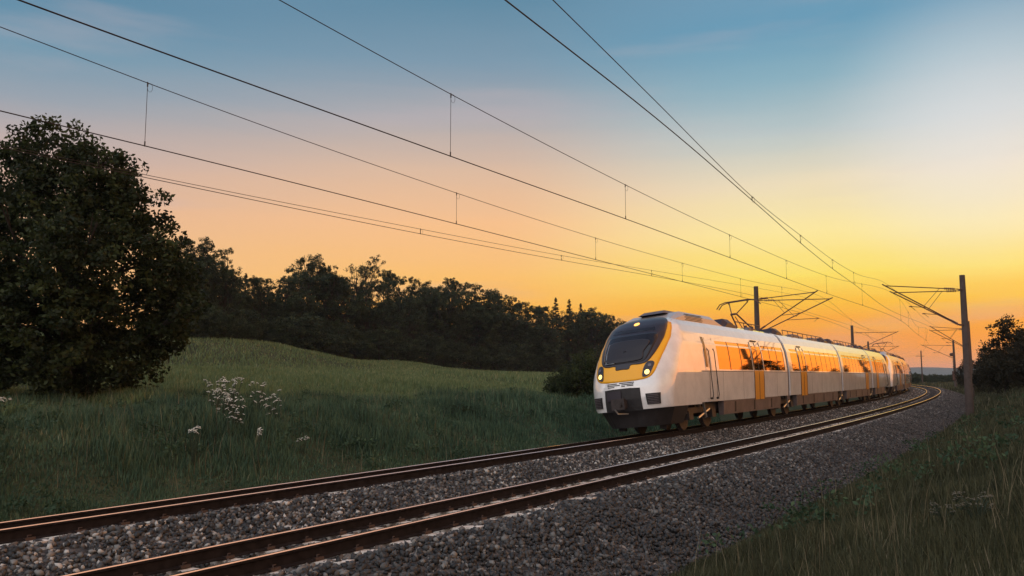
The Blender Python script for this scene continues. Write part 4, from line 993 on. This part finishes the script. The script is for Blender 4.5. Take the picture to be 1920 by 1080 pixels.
    q = MB(); s_ = -.30
    q.box(fr, s_, .1, -.16, .16, .88, 1.14); q.box(fr, s_-.08, s_+.02, -.22, .22, .84, 1.18); q.tube([fr(s_-.14, .08, 1.0), fr(s_, .08, 1.0)], .07, 8); q.tube([fr(s_-.1, -.1, .86), fr(s_-.02, -.05, .72), fr(0.1, .1, .7)], .025, 6, 1)
    q.build('coupler', [M['bogie'], M['metal']], car)
    for sd in (1, -1):
        q = MB(); nose_patch(q, fr, [(sd*.76, .93), (sd*1.10, .93), (sd*1.13, 1.27), (sd*.74, 1.27)], .03, rings=3, th=.1); bu = q.build('buffer_pad', M['black'], car)
        q = MB()
        for k in range(6): nose_patch(q, fr, [(sd*.79, .96+.05*k), (sd*1.06, .96+.05*k), (sd*1.07, .975+.05*k), (sd*.79, .975+.05*k)], .042, rings=1, th=.01)
        q.build('buffer_rib', M['roofg'], bu)
        # moulded edge running round the lower cheek
    # pilot / snow plough
    q = MB(); pr = []
    for z in (.26, .45, .80):
        row = []
        for t in np.linspace(-1, 1, 17):
            wz = np.interp(z, [.26, .8], [1.02, 1.28]); row.append(fr(.30+.75*abs(t)**3+(.8-z)*.25, t*wz, z))
        row = [fr(2.3, -np.interp(z, [.26, .8], [1.02, 1.28]), z)]+row+[fr(2.3, np.interp(z, [.26, .8], [1.02, 1.28]), z)]
        pr.append(row)
    q.grid(pr); q.ngon(pr[0]); q.build('pilot', M['black'], car)
    for l in (-.72, .72):
        q = MB(); q.box(fr, 1.3, 1.4, l-.12, l+.12, .14, .28); q.build('rail_guard', M['bogie'], car)
def handrails(car, fr):
    for side in (1, -1):
        q = MB()
        for s in (4.15, 4.75):
            q.tube([fr(s, side*1.50, .98), fr(s, side*1.53, 1.1), fr(s, side*1.54, 2.6), fr(s, side*1.49, 2.7)], .016, 6)
            q.box(fr, s-.05, s+.05, side*1.43 if side > 0 else -1.50, side*1.50 if side > 0 else -1.43, .93, 1.0)
        q.build('handrail', M['seal'], car)
        q = MB(); sidepatch(q, fr, 3.95, 4.18, 2.05, 3.12, .01, side); q.build('cab_side_window', M['screen'], car)
        q = MB(); sidepatch(q, fr, 4.28, 4.30, .95, 3.1, .008, side); sidepatch(q, fr, 5.02, 5.04, .95, 3.1, .008, side); q.build('cab_door_seam', M['seal'], car)
def trainset(label, s0, joints, s_end, up1):
    b = P(s0, LA); t = thing('train', label, 'train', (b[0], b[1], CANT/2))
    ends = [s0]+joints+[s_end]; ncar = len(ends)-1
    for i in range(ncar):
        sa, sb = ends[i], ends[i+1]; fr, L_ = frame(sa, sb)
        first, last = i == 0, i == ncar-1
        car = bpy.data.objects.new('carriage', None); link(car); car.parent = t; p = P(sa, LA); car.location = (p[0]-b[0], p[1]-b[1], 0)
        if first: car['label'] = 'front carriage with the dark windscreen, yellow surround and lit headlights' if up1 else 'front carriage of the rear trainset'
        if last: fr2 = (lambda f, L: (lambda s, l, z: f(L-s, -l, z)))(fr, L_)
        a = 3.45 if first else .22; e = L_-3.45 if last else L_-.22
        if first: build_nose(car, fr)
        if last: build_nose(car, fr2)
        carbody(car, fr, L_, a, e, .86); floorpan(car, fr, max(a, 1.0) if first else a, e)
        bog = []
        if first: bog.append((4.0, 1.75)); bogie(car, fr, 4.0)
        else: bog.append((-.1, 1.55))
        if last: bog.append((L_-4.0, 1.75)); bogie(car, fr, L_-4.0)
        else: bog.append((L_+.0, 1.55)); bogie(car, fr, L_, 1.15)
        if i % 2 == 0 and i == 0: doors = [10.35]
        else: doors = {1: [3.1], 2: [10.4], 3: [3.2]}.get(i, [3.1])
        if first: handrails(car, fr)
        if last: handrails(car, fr2)
        ws = [6.0 if first else .9]; wins = []
        lo = 5.3 if first else .8; hi = e-.35 if not last else L_-5.3
        x_ = lo
        stops = sorted(doors)
        cur = lo
        for d in stops+[hi+.82]:
            endw = d-.82; n = max(0, int(round((endw-cur)/1.32)))
            if endw-cur > .6:
                n = max(1, n); wdt = (endw-cur)/n
                for k in range(n): wins.append((cur+k*wdt+.03, cur+(k+1)*wdt-.03))
            cur = d+.82
        side_details(car, fr, a, e, doors, bog, wins)
        roof(car, fr, (2.35 if first else .2), (L_-2.4 if last else L_-.2), 'nose' if first else 'mid')
        if first: panto(car, fr, L_-1.5, True)
        if not last:
            g = MB(); nfr, _ = frame(sb, ends[i+2] if i+2 < len(ends) else sb+10)
            se = [(l*.965, z) for l, z in section(.7)]
            g.grid([[fr(L_-.24, l, z-.02) for l, z in se], [(fr(L_-.08, l*.985, z-.03)+0) for l, z in se], [fr(L_, l, z) for l, z in se], [nfr(.08, l*.985, z-.03) for l, z in se], [nfr(.24, l, z-.02) for l, z in se]])
            g.build('gangway_bellows', M['roofg'], car)
    return t
trainset('white electric train with a yellow-framed dark windscreen on the far track', 18.6, [33.8, 47.2, 60.5], 74.2, True)
trainset('rear white trainset coupled behind the first one, disappearing round the curve', 74.9, [90.1, 103.6, 117], 130.5, False)

# ------------------------------------------------------------------ haze
hz = MB(); hz.box(IDF, -1500, 3300, -300, 3400, -6, 60); ho = tag(hz.build('haze', []), kind='stuff')
hm = bpy.data.materials.new('haze'); hm.use_nodes = True; ht = hm.node_tree; ht.nodes.clear()
pv = ht.nodes.new('ShaderNodeVolumePrincipled'); pv.inputs['Density'].default_value = .00012; pv.inputs['Color'].default_value = (.8, .85, .95, 1)
oo = ht.nodes.new('ShaderNodeOutputMaterial'); ht.links.new(pv.outputs[0], oo.inputs['Volume']); ho.data.materials.append(hm)
